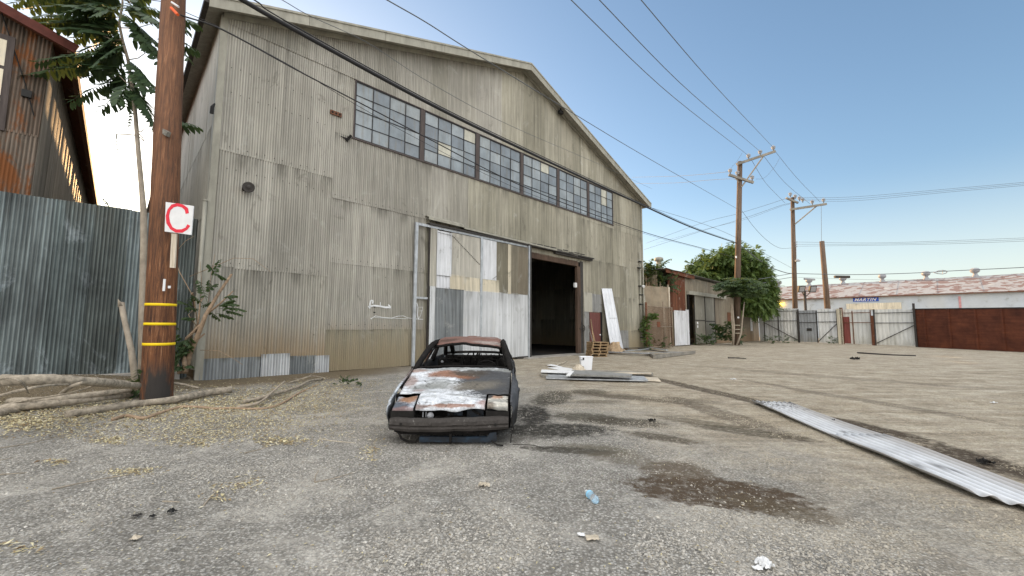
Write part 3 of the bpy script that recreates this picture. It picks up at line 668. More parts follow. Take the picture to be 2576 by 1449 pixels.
RB = thing('rusty_building', 'rust-streaked corrugated metal building with a gable, behind the tin fence', 'building', W(-5.6, 0, -1.2))
UR = -5.62; OB = -.9
PR = [onwall(x, y, OB) for x, y in ((130, 110), (0, 38), (76, 485))]
uR = (PR[0] - A0).dot(DU); zR = PR[0].z; uR2 = (PR[2] - A0).dot(DU); u0 = (PR[1] - A0).dot(DU); sl = (PR[1].z - PR[0].z) / (u0 - uR)
lean = (uR - uR2) / (PR[0].z - PR[2].z)
def RW(u, z, o): return W(u + lean * (z - zR), z, OB + o, False)
def rrake(u): return zR + sl * (u - uR) if u > uR - 7 else zR + sl * (-7) - sl * (u - uR + 7)
m = MB(); cols = []; u = uR
while u > uR - 14: cols.append((u - .68, u)); u -= .66
for z0, z1 in ((0, 3.2), (3.15, 6.0)):
    for a, b in cols: m.sheet(RW, a, b, z0, z1, pitch=.068, amp=.012, nz=2)
for a, b in cols: m.sheet(RW, a, b, 5.95, 0, topfn=lambda u: rrake(u) + .03, pitch=.068, amp=.012, nz=3)
m.build('gable_wall', M['rust_tin'], RB, smooth=True)
RBASE = lambda z: W(uR + lean * (z - zR), 0, OB, False)
def RS(u, z, o): p = RBASE(z) + DB * u + DU * o; return Vector((p.x, p.y, z))
m = MB()
for z0, z1 in ((0, 3.4), (3.35, zR + .05)):
    for a in np.arange(0, 36, .95): m.sheet(RS, a, a + .98, z0, z1, pitch=.12, seg=5, amp=.014, nz=2)
m.build('side_wall', sheetmat('grey_rust_side', [(.26, .24, .21), (.38, .34, .29)], .4, (.3, .15, .06), rustamt=.3), RB, smooth=True)
m = MB()
def rp(u, o, dz): q = RW(u, rrake(u) + dz, o); return q
for (ua, ub) in ((uR - 14.3, uR - 7), (uR - 7, uR + .42)):
    e = [rp(ua, .35, .05), rp(ub, .35, .05), rp(ub, -36, .05), rp(ua, -36, .05), rp(ua, .35, .13), rp(ub, .35, .13), rp(ub, -36, .13), rp(ua, -36, .13)]
    m.hexa(e)
m.build('roof', M['rust_red'], RB)
m = MB(); m.beam(rp(uR - 7, .38, .04), rp(uR + .46, .38, .04), .05, .22); m.build('rake_board', plain('dark_red_board', (.10, .03, .022), .8, 0, .3, 5), RB)
m = MB(); m.beam(rp(uR + .36, .34, -.06), rp(uR + .36, -36, -.06), .12, .14); m.build('eave_board', plain('brown_eave', (.12, .06, .04), .8, 0, .35, 4), RB)
m = MB(); q = onwall(8, 195, OB); uq = (q - A0).dot(DU)
m.wbox(uq - 2.2, uq + .12, q.z - 1.35 + .0, q.z + .9, OB + .02, OB + .06); wf_ = m.build('window', M['mullion'], RB)
m = MB()
for i in range(3):
    for j in range(3): m.wbox(uq - 2.1 + i * .72, uq - 2.1 + i * .72 + .66, q.z - 1.25 + j * .7, q.z - 1.25 + j * .7 + .62, OB + .061, OB + .066)
m.build('glass', M['cream'], wf_)
m = MB(); q = onwall(68, 238, OB); m.box(q + DN * .05, .16, .08, .17, DU, DN); m.build('socket_box', M['black'], RB)
m = MB(); m.tube([onwall(x, y, OB + .04) for x, y in ((0, 20), (30, 110), (60, 200), (85, 290))], .012, 5); m.build('wall_wire', M['black'], RB)

# ------------------------------------------------------------------ the near utility pole
PB = G(395, 1003); PY = PB.y
PL = thing('utility_pole', 'thick reddish brown wooden utility pole with three yellow bands beside the tin fence', 'utility pole', PB)
axis_px = [(395, 1003), (400, 867), (405, 767), (412, 600), (423, 300), (437, 0), (447, -230)]
def pax(y):   # axis point for a picture row
    for (x0, y0), (x1, y1) in zip(axis_px[:-1], axis_px[1:]):
        if y1 <= y <= y0: return D(x0 + (x1 - x0) * (y0 - y) / (y0 - y1), y, PY)
pts = [D(x, y, PY) for x, y in axis_px]; pts[0].z = -.15
rad = [.262, .258, .253, .245, .232, .212, .2]
m = MB(); fine_p = []; fr_ = []
for k in range(len(pts) - 1):
    for j in range(6):
        fine_p.append(pts[k].lerp(pts[k + 1], j / 6)); fr_.append((rad[k] + (rad[k + 1] - rad[k]) * j / 6) * rng.uniform(.985, 1.015))
m.tube(fine_p, fr_, 28); m.build('shaft', M['pole'], PL, smooth=True)
def prad(z): return .262 - .05 * max(0, z) / 8.5
for y in (767, 815, 865):
    c_ = pax(y); m = MB(); r_ = prad(c_.z) + .008
    m.lathe(c_ - Vector((0, 0, .027)), [(r_ - .01, 0), (r_, .003), (r_ - .001, .051), (r_ - .011, .054)], 32); m.build('band', M['yellow'], PL, smooth=True)
m = MB(); c_ = D(413, 717, PY - .262); m.box(c_, .045, .012, .24); m.box(D(426, 722, PY - .22), .05, .012, .05); m.build('tag_plate', M['white_paint'], PL)
m = MB(); c_ = D(404, 323, PY - .12); ax = Vector((.8, -.3, -.5)).normalized()
m.lathe(c_ - ax * .1, [(.02, 0), (.05, .01), (.05, .05), (.03, .07), (.055, .09), (.055, .13), (.03, .16)], 10, ax); m.build('insulator', M['white_paint'], PL)
m = MB(); m.beam(D(406, 327, PY - .15), D(424, 338, PY - .24), .07, .1); m.build('bracket', M['greywood'], PL)
m = MB(); m.box(D(447, -215, PY), 2.4, .11, .14); m.build('crossarm', M['greywood'], PL)

# sign with the red letter
def cyl(x, y, e=0.): return D(x, y, PY - .30 - e)
SG = thing('sign', 'square white board with a red hand-painted letter C on the banded pole', 'sign', cyl(445, 590))
m = MB(); m.prism([cyl(417, 508), cyl(414, 582), cyl(481, 591), cyl(487, 518)], (0, .018, 0)); m.build('board', M['white_paint'], SG)
m = MB(); arc = [(471, 537), (469, 526), (459, 518), (446, 515), (434, 518), (425, 528), (421, 543), (423, 560), (431, 574), (443, 581), (458, 581), (469, 575), (475, 566)]
A_ = [cyl(x, y, .004) for x, y in arc]; L_ = []; Rr = []
for k, p in enumerate(A_):
    d_ = (A_[min(k + 1, len(A_) - 1)] - A_[max(0, k - 1)]).normalized(); nn = Vector((-d_.z, 0, d_.x)); wd = .033 * (1 + .12 * math.sin(k * 2.1)); L_.append(p + nn * wd); Rr.append(p - nn * wd)
for k in range(len(A_) - 1): m.quad(L_[k], L_[k + 1], Rr[k + 1], Rr[k])
m.build('letter', M['red_paint'], SG, solid=.003)
m = MB(); m.prism([cyl(431, 587), cyl(427, 673), cyl(439, 674), cyl(444, 588)], (0, .03, 0)); m.build('stake', M['newwood'], SG)

# ------------------------------------------------------------------ tree of heaven by the pole
def frond(m, a, b, nl=11, ll=.17, sag=.12, lw=.055, up=Vector((0, 0, 1))):
    """pinnate leaf: arching stalk with two rows of hanging leaflets"""
    a = Vector(a); b = Vector(b); L = (b - a).length; c1 = a.lerp(b, .5) + Vector((0, 0, sag * L)); pts = []
    for k in range(nl + 2):
        t_ = k / (nl + 1); pts.append(a * (1 - t_) ** 2 + c1 * 2 * t_ * (1 - t_) + b * t_ ** 2)
    m.rv = (.5, 0, 0); m.tube(pts[::2] + [pts[-1]], .006, 3, cap=False)
    for k in range(2, nl + 2):
        d_ = (pts[k] - pts[k - 1]).normalized(); s_ = d_.cross(up)
        if s_.length < .1: s_ = Vector((1, 0, 0))
        s_.normalize(); sc = ll * (.75 + .5 * math.sin(math.pi * min(1, k / (nl + 1)) ** .8)) * rng.uniform(.85, 1.15)
        for sg in (-1, 1):
            m.rv = (rng.random(), 0, 0)
            v = (s_ * sg * rng.uniform(.6, .95) + d_ * rng.uniform(.15, .5) + Vector((0, 0, -rng.uniform(.25, .9)))).normalized()
            wv = d_ * lw * rng.uniform(.8, 1.2) * .5; p = pts[k]; kx = v.cross(d_).normalized() * .012
            i = [m.vert(q) for q in (p, p + v * sc * .35 - wv + kx, p + v * sc * .7 - wv * .75 + kx, p + v * sc, p + v * sc * .7 + wv * .75 - kx, p + v * sc * .35 + wv - kx)]
            m.face(*i[:3], i[3]); m.face(i[0], i[3], i[4], i[5])
def k1(x, y): return x * .3703, y * .3703
TY = 9.7
tb = G(360, 975); tb.z = H(tb.x, tb.y); TY0 = tb.y
TR = thing('tree_of_heaven', 'slender pale-trunked tree with long drooping feathery leaves between the tin fence and the pole', 'tree', tb)
def TD(x, y, dy=0.): return D(x, y, 9.6 + dy + .0)
m = MB(); sp = [tb - Vector((0, 0, .1))] + [D(x, y, 9.7) for x, y in ((358, 900), (358, 800), (360, 700), (362, 600), (361, 530), (357, 480), (348, 380), (340, 280), (331, 210), (322, 150), (308, 100), (300, 60), (308, 10), (310, -60))]
m.tube(sp, [.085, .08, .075, .07, .068, .064, .055, .048, .042, .038, .034, .03, .026, .022, .015], 10)
for pth in ([(357, 480), (340, 340), (322, 338), (294, 337), (292, 350)], [(345, 330), (358, 345), (362, 355), (352, 345)]): m.tube([D(x, y, 9.55) for x, y in pth], .012, 5) if pth[0][1] != 480 else m.tube([D(x, y, 9.6) for x, y in pth[1:]], .013, 5)
for a, b in (((331, 210), (300, 190)), ((325, 150), (370, 130)), ((308, 100), (260, 90)), ((303, 70), (380, 60)), ((346, 330), (365, 320))): m.tube([D(*a, 9.65), D((a[0] + b[0]) / 2, (a[1] + b[1]) / 2 + 6, 9.6), D(*b, 9.5)], [.014, .011, .007], 5)
m.build('trunk', M['bark'], TR, smooth=True)
m = MB()
FR = [(850, 380, 250, 420), (800, 460, 160, 520), (870, 540, 480, 690), (890, 600, 690, 735), (800, 200, 200, 120), (820, 70, 90, 20), (830, 100, 330, 40), (790, 250, 400, 190), (800, 290, 480, 390),
      (860, 420, 1090, 660), (890, 600, 1070, 870), (850, 150, 1110, 330), (890, 200, 1110, 420), (850, 60, 1170, 240), (830, 20, 1110, 90), (830, 0, 560, -60), (860, 240, 1060, 330), (900, 480, 1000, 620),
      (820, 230, 640, 330), (800, 320, 560, 470), (850, 450, 600, 520), (870, 500, 700, 620), (840, 350, 700, 470), (830, 40, 620, 110), (820, 120, 560, 150), (810, 170, 480, 120), (830, 30, 980, 110), (900, 620, 1010, 740),
      (1060, 100, 1340, 160), (1080, 260, 1340, 340), (1080, 820, 1345, 860), (830, -20, 300, -40), (840, -20, 1000, -30), (850, 400, 960, 480), (880, 560, 800, 690), (830, 90, 930, 190), (820, 200, 700, 260), (600, -30, 150, -10),
      (780, 60, 420, 90), (760, 130, 380, 160), (700, 20, 480, 60), (850, 300, 620, 400), (860, 470, 730, 560), (870, 140, 1020, 250), (840, 60, 960, 60)]
for i, (x0, y0, x1, y1) in enumerate(FR):
    dy = rng.uniform(-.55, .45); bd = 1.0 if x1 > 1250 else 0
    a = D(*k1(x0, y0), 9.62 + bd * .3); b = D(*k1(x1, y1), 9.6 + dy + bd * .5); n_ = max(7, int((b - a).length / .082)); frond(m, a, b, n_, .27, .16, .10)
    for _k in range(1 if rng.random() < .45 else 0): b2 = D(*k1(x0 + (x1 - x0) * .8 + rng.uniform(-50, 50), y0 + (y1 - y0) * .8 + rng.uniform(20, 90)), 9.6 - dy); frond(m, a, b2, n_, .27, .14, .11)
for x0, y0, x1, y1 in ((900, 720, 880, 850), (790, 910, 795, 1050), (690, 1330, 740, 1400)):
    frond(m, D(*k1(x0, y0), 9.5), D(*k1(x1, y1), 9.5), 5, .07, 0, .03)
m.build('crown', M['leaf'], TR)

# cut shoot standing against the fence
m = MB(); sb = G(345, 985); m.tube([Vector((sb.x, sb.y, H(sb.x, sb.y))), D(330, 880, sb.y + .05), D(314, 810, sb.y + .1), D(305, 762, sb.y + .15)], [.075, .06, .052, .06], 9)
m.tube([D(306, 770, sb.y + .13), D(299, 756, sb.y + .1), D(299, 772, sb.y + .1)], [.05, .045, .02], 7)
tag(m.build('cut_sapling', M['bark'], None, sb, smooth=True), 'leafless stump of a sapling leaning left in front of the tin fence', 'tree stump')

# pruned shrub at the corner of the warehouse
SB = G(462, 965); SH = thing('pruned_shrub', 'hacked-back shrub with reddish stems and a few green leaves at the warehouse corner', 'shrub', SB)
m = MB(); Y0 = SB.y
def cs(x, y): return c3(x, y)
for pth, r0, r1 in (([(95, 1330), (130, 1200), (190, 1060), (240, 930), (330, 780), (415, 655)], .075, .028), ([(100, 1320), (90, 1200), (110, 1090), (200, 1000)], .06, .03), ([(230, 940), (330, 860), (425, 770)], .03, .014), ([(170, 1050), (190, 960), (200, 850), (230, 800)], .025, .012),
                    ([(60, 1330), (40, 1250), (90, 1180), (230, 1060)], .045, .02), ([(180, 980), (160, 820), (60, 640), (30, 560)], .014, .008), ([(130, 1100), (170, 1000), (120, 930), (150, 900)], .012, .007),
                    ([(130, 670), (300, 600), (430, 545), (560, 550), (680, 640)], .008, .005), ([(200, 1170), (330, 1175), (430, 1230), (490, 1270)], .008, .005), ([(30, 510), (100, 430), (160, 395)], .008, .005), ([(250, 930), (270, 700), (300, 520)], .009, .004), ([(200, 900), (210, 700), (200, 570)], .009, .004), ([(160, 870), (150, 780), (140, 790)], .02, .012)):
    P_ = [D(*cs(*q), Y0 + .15 * math.sin(i_ * 1.7 + r0 * 90)) for i_, q in enumerate(pth)]; n_ = len(P_); m.tube(P_, [r0 + (r1 - r0) * k / (n_ - 1) for k in range(n_)], 7)
m.build('stem', M['branch_red'], SH, smooth=True)
m = MB()
for x0, y0, x1, y1 in ((330, 890, 500, 900), (330, 870, 450, 860), (300, 920, 420, 950), (280, 690, 330, 560), (300, 650, 380, 690), (250, 850, 190, 700), (200, 900, 110, 880), (140, 1100, 30, 1130), (130, 1080, 20, 1200), (150, 1120, 60, 1260), (100, 1200, 0, 1230), (270, 800, 260, 700), (370, 810, 440, 800), (120, 870, 20, 830), (140, 790, 110, 900), (90, 1100, 150, 1180), (60, 1040, 10, 1000), (90, 1150, 10, 1300), (200, 880, 290, 840), (220, 860, 150, 800), (240, 900, 330, 960), (350, 900, 480, 930), (320, 880, 420, 830), (180, 960, 90, 950), (250, 760, 310, 720), (290, 640, 260, 590)):
    frond(m, D(*cs(x0, y0), Y0 - .05), D(*cs(x1, y1), Y0 + rng.uniform(-.3, .25)), 7, .12, .12, .06)
for _ in range(34): x_, y_ = rng.uniform(-20, 150), rng.uniform(1080, 1330); frond(m, D(*cs(x_, y_), Y0), D(*cs(x_ + rng.uniform(-60, 60), y_ + rng.uniform(-50, 40)), Y0 - .25), 5, .09, .1, .045)
m.build('foliage', M['leaf_dark'], SH)
# green sprout in front of the pole foot
sp_ = G(350, 1000); m = MB()
for x1, y1 in ((330, 955), (345, 930), (362, 940), (318, 985), (335, 990), (352, 960), (300, 975), (368, 975), (372, 1000)): frond(m, D(352, 985, sp_.y), D(x1, y1, sp_.y - rng.uniform(0, .4)), 6, .13, .1, .06)
tag(m.build('green_sprout', M['leaf_dark'], None, sp_), 'small green leafy sprout at the foot of the banded pole', 'plant')
# ------------------------------------------------------------------ right side: plywood wall, wire gate, shed
def rc(x, y): return (1780 + x / 3.813) * .8944, (660 + y / 3.813) * .8944
def r2(x, y): return (2100 + x / 3.3026) * .8944, (640 + y / 3.3026) * .8944
def r3(x, y): return (1980 + x / 3.2925) * .8944, (380 + y / 3.2925) * .8944
def c6(x, y): return (1620 + x / 6.038) * .8944, (780 + y / 6.038) * .8944
A2 = G(1693, 871)
class Frame:
    """vertical plane through a ground point; pixel surveyed"""
    def __init__(s, p, d): s.p = Vector((p.x, p.y, 0)); s.d = d.normalized(); s.n = Vector((s.d.y, -s.d.x, 0))
    def W(s, u, z, o=0.): q = s.p + s.d * u + s.n * o; return Vector((q.x, q.y, z))
    def S(s, x, y, o=0.):
        q = ray(x, y); t_ = ((s.p - Vector((0, 0, CH))).dot(s.n) + o) / q.dot(s.n); h = Vector((0, 0, CH)) + q * t_
        return (h - s.p).dot(s.d), h.z
    def wbox(s, m, u0, u1, z0, z1, o0, o1):
        m.hexa([s.W(u0, z0, o1), s.W(u1, z0, o1), s.W(u1, z0, o0), s.W(u0, z0, o0), s.W(u0, z1, o1), s.W(u1, z1, o1), s.W(u1, z1, o0), s.W(u0, z1, o0)])
SF = Frame(A2, DU)
# tan plywood wall between warehouse and shed
a_ = W(UE + .05, 0, -.6, False); b_ = G(*c6(1632, 1205)); PW = Frame(a_, b_ - a_); LWd = (b_ - a_).length
zt = PW.S(*c6(1400, 155))[1]
PWt = thing('plywood_wall', 'tall tan board wall closing the gap between warehouse and shed', 'wall', a_)
m = MB(); k = 4
for i in range(k): PW.wbox(m, LWd * i / k + .005, LWd * (i + 1) / k - .005, .0, zt + .02 * (i % 2), -.18 - .004 * (i % 2), -.15)
m.build('board', plain('tan_board', (.27, .225, .165), .9, 0, .2, 2.2, (1, 1, 1)), PWt)
m = MB(); PW.wbox(m, LWd - .1, LWd, 0, zt, -.1499, -.06); m.build('batten', M['newwood'], PWt)
# wire gate in front
ga = G(*c6(1215, 1235)); gb = G(*c6(1645, 1205)); GF = Frame(ga, gb - ga); gl = (gb - ga).length
GT = thing('wire_gate', 'rusty pipe-framed double gate of wire mesh in front of the tan board wall', 'gate', ga)
zt1 = GF.S(*c6(1230, 480))[1]; zt2 = GF.S(*c6(1640, 490))[1]; um = GF.S(*c6(1493, 700))[0]
pm = plain('rusty_tan_pipe', (.24, .19, .14), .8, .2, .3, 6)
m = MB(); zm = GF.S(*c6(1400, 838))[1]
for u in (0.03, um - .07, um + .07, gl): m.tube([GF.W(u, .1, 0), GF.W(u, zt1 + (.35 if u == um - .07 else 0), 0)], .045, 8)
for z_ in (.18, zm, zt1 - .05): m.tube([GF.W(0, z_, 0), GF.W(gl, z_, 0)], .035, 7)
m.build('gate_frame', pm, GT, smooth=True)
m = MB(); sp = .16
for k in range(int((gl + zt1) / sp)):
    for sg in (1, -1):
        x0 = k * sp - zt1; p0 = Vector((max(0, x0), max(0, -x0))); e = k * sp; # line z = u - x0
        u_a, u_b = max(0, x0), min(gl, x0 + zt1)
        if u_b <= u_a: continue
        za, zb = u_a - x0, u_b - x0
        if sg < 0: u_a, u_b = gl - u_a, gl - u_b
        m.beam(GF.W(u_a, .15 + za * .95, .012 * sg), GF.W(u_b, .15 + zb * .95, .012 * sg), .009)
m.build('mesh', M['rust_steel'], GT)
m = MB(); u_, z_ = GF.S(*c6(1398, 800)); GF.wbox(m, u_ - .22, u_ + .22, z_ - .18, z_ + .18, .02, .035); m.build('plate', M['rust_red'], GT)
m = MB(); m.tube([GF.W(-.15, 0, .05), GF.W(-.15, zt1 + .2, .05)], .07, 8); m.build('post', M['rust_steel'], GT)

# shed
SD = thing('shed', 'low rusty corrugated metal shed with a grey sliding door left ajar', 'shed', A2)
def su(x, y): return SF.S(*rc(x, y))
uL = su(365, 1180)[0]; uM = su(560, 700)[0]; uE = su(1345, 900)[0]
z1 = su(380, 395)[1]; zE_ = su(1350, 635)[1]; uTop = su(330, 360)[0]
def srake(u): return z1 + (zE_ - z1) * (u - su(380, 400)[0]) / (uE - su(380, 400)[0]) - .05
doL, doR = su(590, 900)[0], su(640, 900)[0]; dz1 = su(600, 645)[1]; ddR = su(858, 900)[0]
def swall(m, a, b, z0, z1, **k):
    L = cuts(a, b, .8)
    for p, q in zip(L[:-1], L[1:]): m.sheet(SF.W, p, q + .02, z0, z1, pitch=.09, seg=5, nz=3, **k)
m = MB(); swall(m, su(430, 900)[0] - .1, doL, 0.05, 0, topfn=lambda u: min(srake(u), 99))
swall(m, doL, doR + .2, dz1, 0, topfn=srake); swall(m, doR + .15, uE, 0, 0, topfn=srake)
m.build('front_wall', M['shed'], SD, smooth=True)
m = MB(); ra, rb_ = su(372, 700)[0], su(548, 700)[0]; zr = su(480, 815)[1]
L = cuts(ra, rb_, .7)
for p, q in zip(L[:-1], L[1:]): m.sheet(SF.W, p, q + .02, zr - .1, 0, pitch=.2, seg=6, amp=.035, off=.07, nz=3, topfn=lambda u: srake(u) - .02)
m.build('red_sheet', M['rust_red'], SD, smooth=True)
m = MB(); wa, wb = su(430, 1000)[0], su(580, 1000)[0]
m.sheet(SF.W, wa, wb - .55, .05, zr + .0, pitch=.27, seg=8, amp=.07, off=.13, nz=1, rnd=.3); m.sheet(SF.W, wb - .6, wb, .05, zr + .12, pitch=.5, seg=8, amp=.01, off=.18, nz=1, rnd=.9)
m.build('white_sheet', M['white_sheet'], SD, smooth=True)
m = MB(); SF.wbox(m, doL - .14, doL, 0, dz1 + .2, .0, .16); m.build('door_post', M['charcoal'], SD)
m = MB(); SF.wbox(m, doL - .2, su(970, 800)[0], dz1 + .0, dz1 + .3, .02, .3); m.build('door_header', M['trim'], SD)
m = MB(); c_ = (doR, ddR)
for a, b in ((doR, (doR + ddR) / 2 - .03), ((doR + ddR) / 2 + .03, ddR)): m.sheet(SF.W, a, b, .08, dz1, pitch=.2, seg=5, amp=.008, off=.17, nz=2, rnd=rng.random())
sdr = m.build('sliding_door', M['grey_tin'] if False else sheetmat('shed_door_sheet', [(.27, .255, .21), (.33, .315, .265)], .3, (.2, .12, .07), rustamt=.15), SD, smooth=True)
m = MB()
for u in (doR, (doR + ddR) / 2, ddR): SF.wbox(m, u - .035, u + .035, .05, dz1, .17, .22)
zm = su(750, 925)[1]; SF.wbox(m, doR + .04, (doR + ddR) / 2 - .04, zm, zm + .07, .18, .215); SF.wbox(m, (doR + ddR) / 2 + .04, ddR - .04, zm - .05, zm + .02, .18, .215)
m.build('door_frame', M['steel_dark'], sdr)
m = MB(); u_, z_ = su(665, 950); m.lathe(SF.W(u_, z_, .2), [(.03, 0), (.12, .02), (.1, .06), (.03, .08)], 8, SF.n); m.box(SF.W(u_, z_ - .28, .23), .14, .04, .2, SF.d, SF.n); m.build('padlock', M['white_paint'], sdr)
m = MB(); u_, z_ = su(1265, 950); SF.wbox(m, u_ - .32, u_ + .36, z_ - .85, z_ + .85, .05, .06)
nt_ = thing('notice', 'tall white paper notice on the right end of the shed wall', 'notice', SF.W(u_, z_ - .85, .05)); m.build('sheet', M['white_paint'], nt_)
m = MB()
for k in range(9): SF.wbox(m, u_ - .24, u_ + rng.uniform(.0, .26), z_ + .6 - k * .14, z_ + .63 - k * .14, .0602, .062)
m.build('print', M['grey_tin'], nt_)
m = MB(); u_, z_ = su(1030, 900); SF.wbox(m, u_ - .5, u_ + .5, z_ - .6, z_ + .6, .03, .05); m.build('patch_sheet', M['rust_steel'], SD)
# roof: corrugated sheets with a wavy edge, and a lower lean-to end
def SR(u, z, o): q = SF.W(u, 0, -z + .45); return Vector((q.x, q.y, srake(u) + .12 + o + .05 * mnoise.noise((u * .9, 0, 0)) + .02 * z * 0))
m = MB(); ra0 = su(300, 355)[0]; uR_ = su(950, 515)[0]
def SR2(z, u, o): return SR(u, z, o)
m.sheet(SR2, 0, 11, ra0, uR_, pitch=.3, amp=.03, seg=5, nz=10, warp=0); m.build('roof', M['grey_tin'], SD, smooth=True, solid=.02)
m = MB(); m.sheet(SR2, .1, 11, uR_ - .2, uE + .5, pitch=.3, amp=.02, seg=5, nz=6, warp=0, off=-.1); m.build('roof', M['shed'], SD, smooth=True, solid=.02)
m = MB(); m.beam(SF.W(su(315, 365)[0], srake(su(315, 365)[0]), .3), SF.W(su(620, 460)[0], srake(su(620, 460)[0]) - .02, .3), .06, .3); m.build('rake_board', M['rust_red'], SD)
m = MB(); zB = srake(uE)
for (u_, d_) in ((uE, DB), ):
    m.poly([SF.W(uE, 0, 0), SF.W(uE, 0, -11), SF.W(uE, zB, -11), SF.W(uE, zB, 0)])
m.poly([SF.W(ra0, 0, -11), SF.W(uE, 0, -11), SF.W(uE, zB, -11), SF.W(ra0, srake(ra0), -11)]); m.poly([SF.W(ra0, 0, -.3), SF.W(ra0, 0, -11), SF.W(ra0, srake(ra0), -11), SF.W(ra0, srake(ra0), -.3)])
m.build('side_wall', M['shed'], SD)
m = MB(); x_, y_ = rc(280, 350); c_ = D(x_, y_, A2.y + 2); m.tube([c_ - Vector((0, 0, 1.5)), c_ + Vector((0, 0, .5))], .2, 12); m.lathe(c_ + Vector((0, 0, .5)), [(.2, 0), (.36, .05), (.36, .28), (.2, .36), (.1, .37)], 12); m.build('roof_vent', M['trim'], SD, smooth=True)

# ------------------------------------------------------------------ yard gates and the rust-brown fence
q0 = G(*r2(112, 1055)); q1 = G(*r2(1570, 1108)); q2 = G(2620, 888)
F1 = Frame(q0, q1 - q0)
t = T('whitewashed_tin', .7); r = t.rv(); n = t.noise(t.pos((2.5, 2.5, .5)), 1., 7, .7); z = t.xyz(t.pos())[2]
c = t.ramp(r[0], [(0, (.34, .355, .37)), (.25, (.66, .68, .70)), (1, (.80, .80, .77))]); c = t.mix(1., c, t.ramp(n, [(.3, .68), (.62, 1.05)]), 'MULTIPLY')
c = t.mix(t.math('MULTIPLY', t.step(t.math('ADD', z, t.math('MULTIPLY', n, 2.2)), 2.2, .6), .6), c, (.27, .25, .18)); c = t.mix(t.math('MULTIPLY', r[2], .6), c, (.48, .46, .36)); t.set('Base Color', c); M['wash'] = t.m
def f1(x, y): return F1.S(*r2(x, y))
def ygate(name, xa, xb, ytop, mids, diag, label, cat, mat='wash', tint=0., rv=None, group='whitewashed tin yard gates'):
    ua, za = f1(xa, ytop); ub, zb = f1(xb, ytop); L_ = F1.W(ua, 0)
    th = thing(name, label, cat, L_, group)
    m = MB(); W_ = lambda u, z, o: F1.W(u, z, o - .02)
    cc = cuts(ua + .05, ub - .05, .95)
    for p, q in zip(cc[:-1], cc[1:]): m.sheet(W_, p, q, .08, za + (zb - za) * ((p - ua) / (ub - ua)) + rng.uniform(-.03, .03), pitch=.3, seg=6, amp=.014, nz=2, tint=tint, rnd=rng.uniform(.3, 1) if rv is None else rv)
    m.build('tin_sheet', M[mat], th, smooth=True)
    m = MB(); zt_ = (za + zb) / 2
    for u in [ua, ub] + [f1(xm, 900)[0] for xm in mids]: F1.wbox(m, u - .032, u + .032, .05, zt_ - .1, .05, .09)
    for z_ in (zt_ - .32, zt_ * .62): F1.wbox(m, ua + .05, ub - .05, z_, z_ + .055, .051, .085)
    if diag: m.beam(F1.W(ua if diag < 0 else ub, zt_ * .58, .08), F1.W(ub if diag < 0 else ua, .15, .08), .05)
    m.build('frame', M['rust_steel'] if name != 'tin_gate' else M['steel_dark'], th)
    return th
ygate('tin_gate', 160, 482, 752, (300,), -1, 'leftmost whitewashed tin gate leaf, with a diagonal bar, next to the shed', 'gate')
ygate('tin_gate', 468, 648, 770, (), 0, 'dark grey tin gate leaf with a small plate, second from the shed', 'gate', rv=.0, tint=.0)
ygate('tin_gate', 650, 835, 758, (), 1, 'pale tin gate leaf with a rising diagonal bar, just left of the yellowish post', 'gate')
ygate('tin_door', 880, 1150, 762, (990,), 0, 'narrow dingy tin door with a red stripe between two rusty posts', 'gate', tint=.55)
ygate('tin_gate', 1180, 1560, 760, (), 1, 'streaked yellowish tin gate leaf next to the rust-brown fence', 'gate', tint=.45)
for o in bpy.data.objects:
    if o.name.startswith('tin_door'): del o['group']
m = MB(); ua, za = f1(885, 830); ub, _ = f1(955, 830); F1.wbox(m, ua, ub, .1, za, .015, .045); m.build('red_panel', plain('red_painted_tin', (.20, .06, .05), .8, 0, .35, 2, (3, 3, .4)), bpy.data.objects['tin_door'])
m = MB(); ua, za = f1(560, 935); ub, zb = f1(608, 960); F1.wbox(m, ua, ub, zb, za, .02, .05); m.build('plate', M['steel_dark'], bpy.data.objects['tin_gate.001'])
for x_, yt, wd, mt, lb in ((112, 750, .7, 'wash', 'broad whitewashed board closing the gap between shed and gates'), (845, 755, .45, 'cream', 'yellowish wooden post left of the rusty gate posts'), (872, 745, .22, 'rust_red', 'dark red rusty post at the left of the narrow tin door'), (1160, 818, .2, 'rust_red', 'shorter dark rusty post at the right of the narrow tin door'), (1548, 705, .13, 'steel_dark', 'thin dark post rising above the start of the rust-brown fence')):
    u_, z_ = f1(x_, yt); m = MB(); F1.wbox(m, u_, u_ + wd, 0, z_, .0 if mt == 'wash' else .12, .04 if mt == 'wash' else .25); tag(m.build('post' if mt != 'wash' else 'board', M[mt], None, F1.W(u_, 0), bevel=.01), lb, 'post' if mt != 'wash' else 'board')
for x_ in (475, 1180):
    u_, z_ = f1(x_, 700); m = MB(); m.tube([F1.W(u_, 0, .15), F1.W(u_ + .02, f1(x_, 760)[1], .15)], .06, 8)
    tag(m.build('gate_post', M['steel_dark'], None, F1.W(u_, 0, .15)), 'dark steel post between the left pair of tin gates' if x_ == 475 else 'dark steel post in front of the streaked yellowish gate', 'post')
F2 = Frame(q1, q2 - q1); zb1 = F2.S(*r2(1570, 760))[1]; zb2 = F2.S(*r2(2576, 752))[1]; lb_ = (q2 - q1).length
t = T('rust_plate', .8); n = t.noise(t.pos((.8, .8, .8)), 1.2, 7, .7); n2 = t.noise(t.pos((.6, .6, 7)), 1., 4); c = t.ramp(n, [(.3, (.062, .019, .011)), (.7, (.16, .048, .022))]); c = t.mix(1., c, t.ramp(n2, [(.3, .75), (.7, 1.15)]), 'MULTIPLY'); t.set('Base Color', c); M['rust_plate'] = t.m
BF = thing('rust_fence', 'solid rust-brown sheet metal fence on the right side of the yard', 'fence', q1)
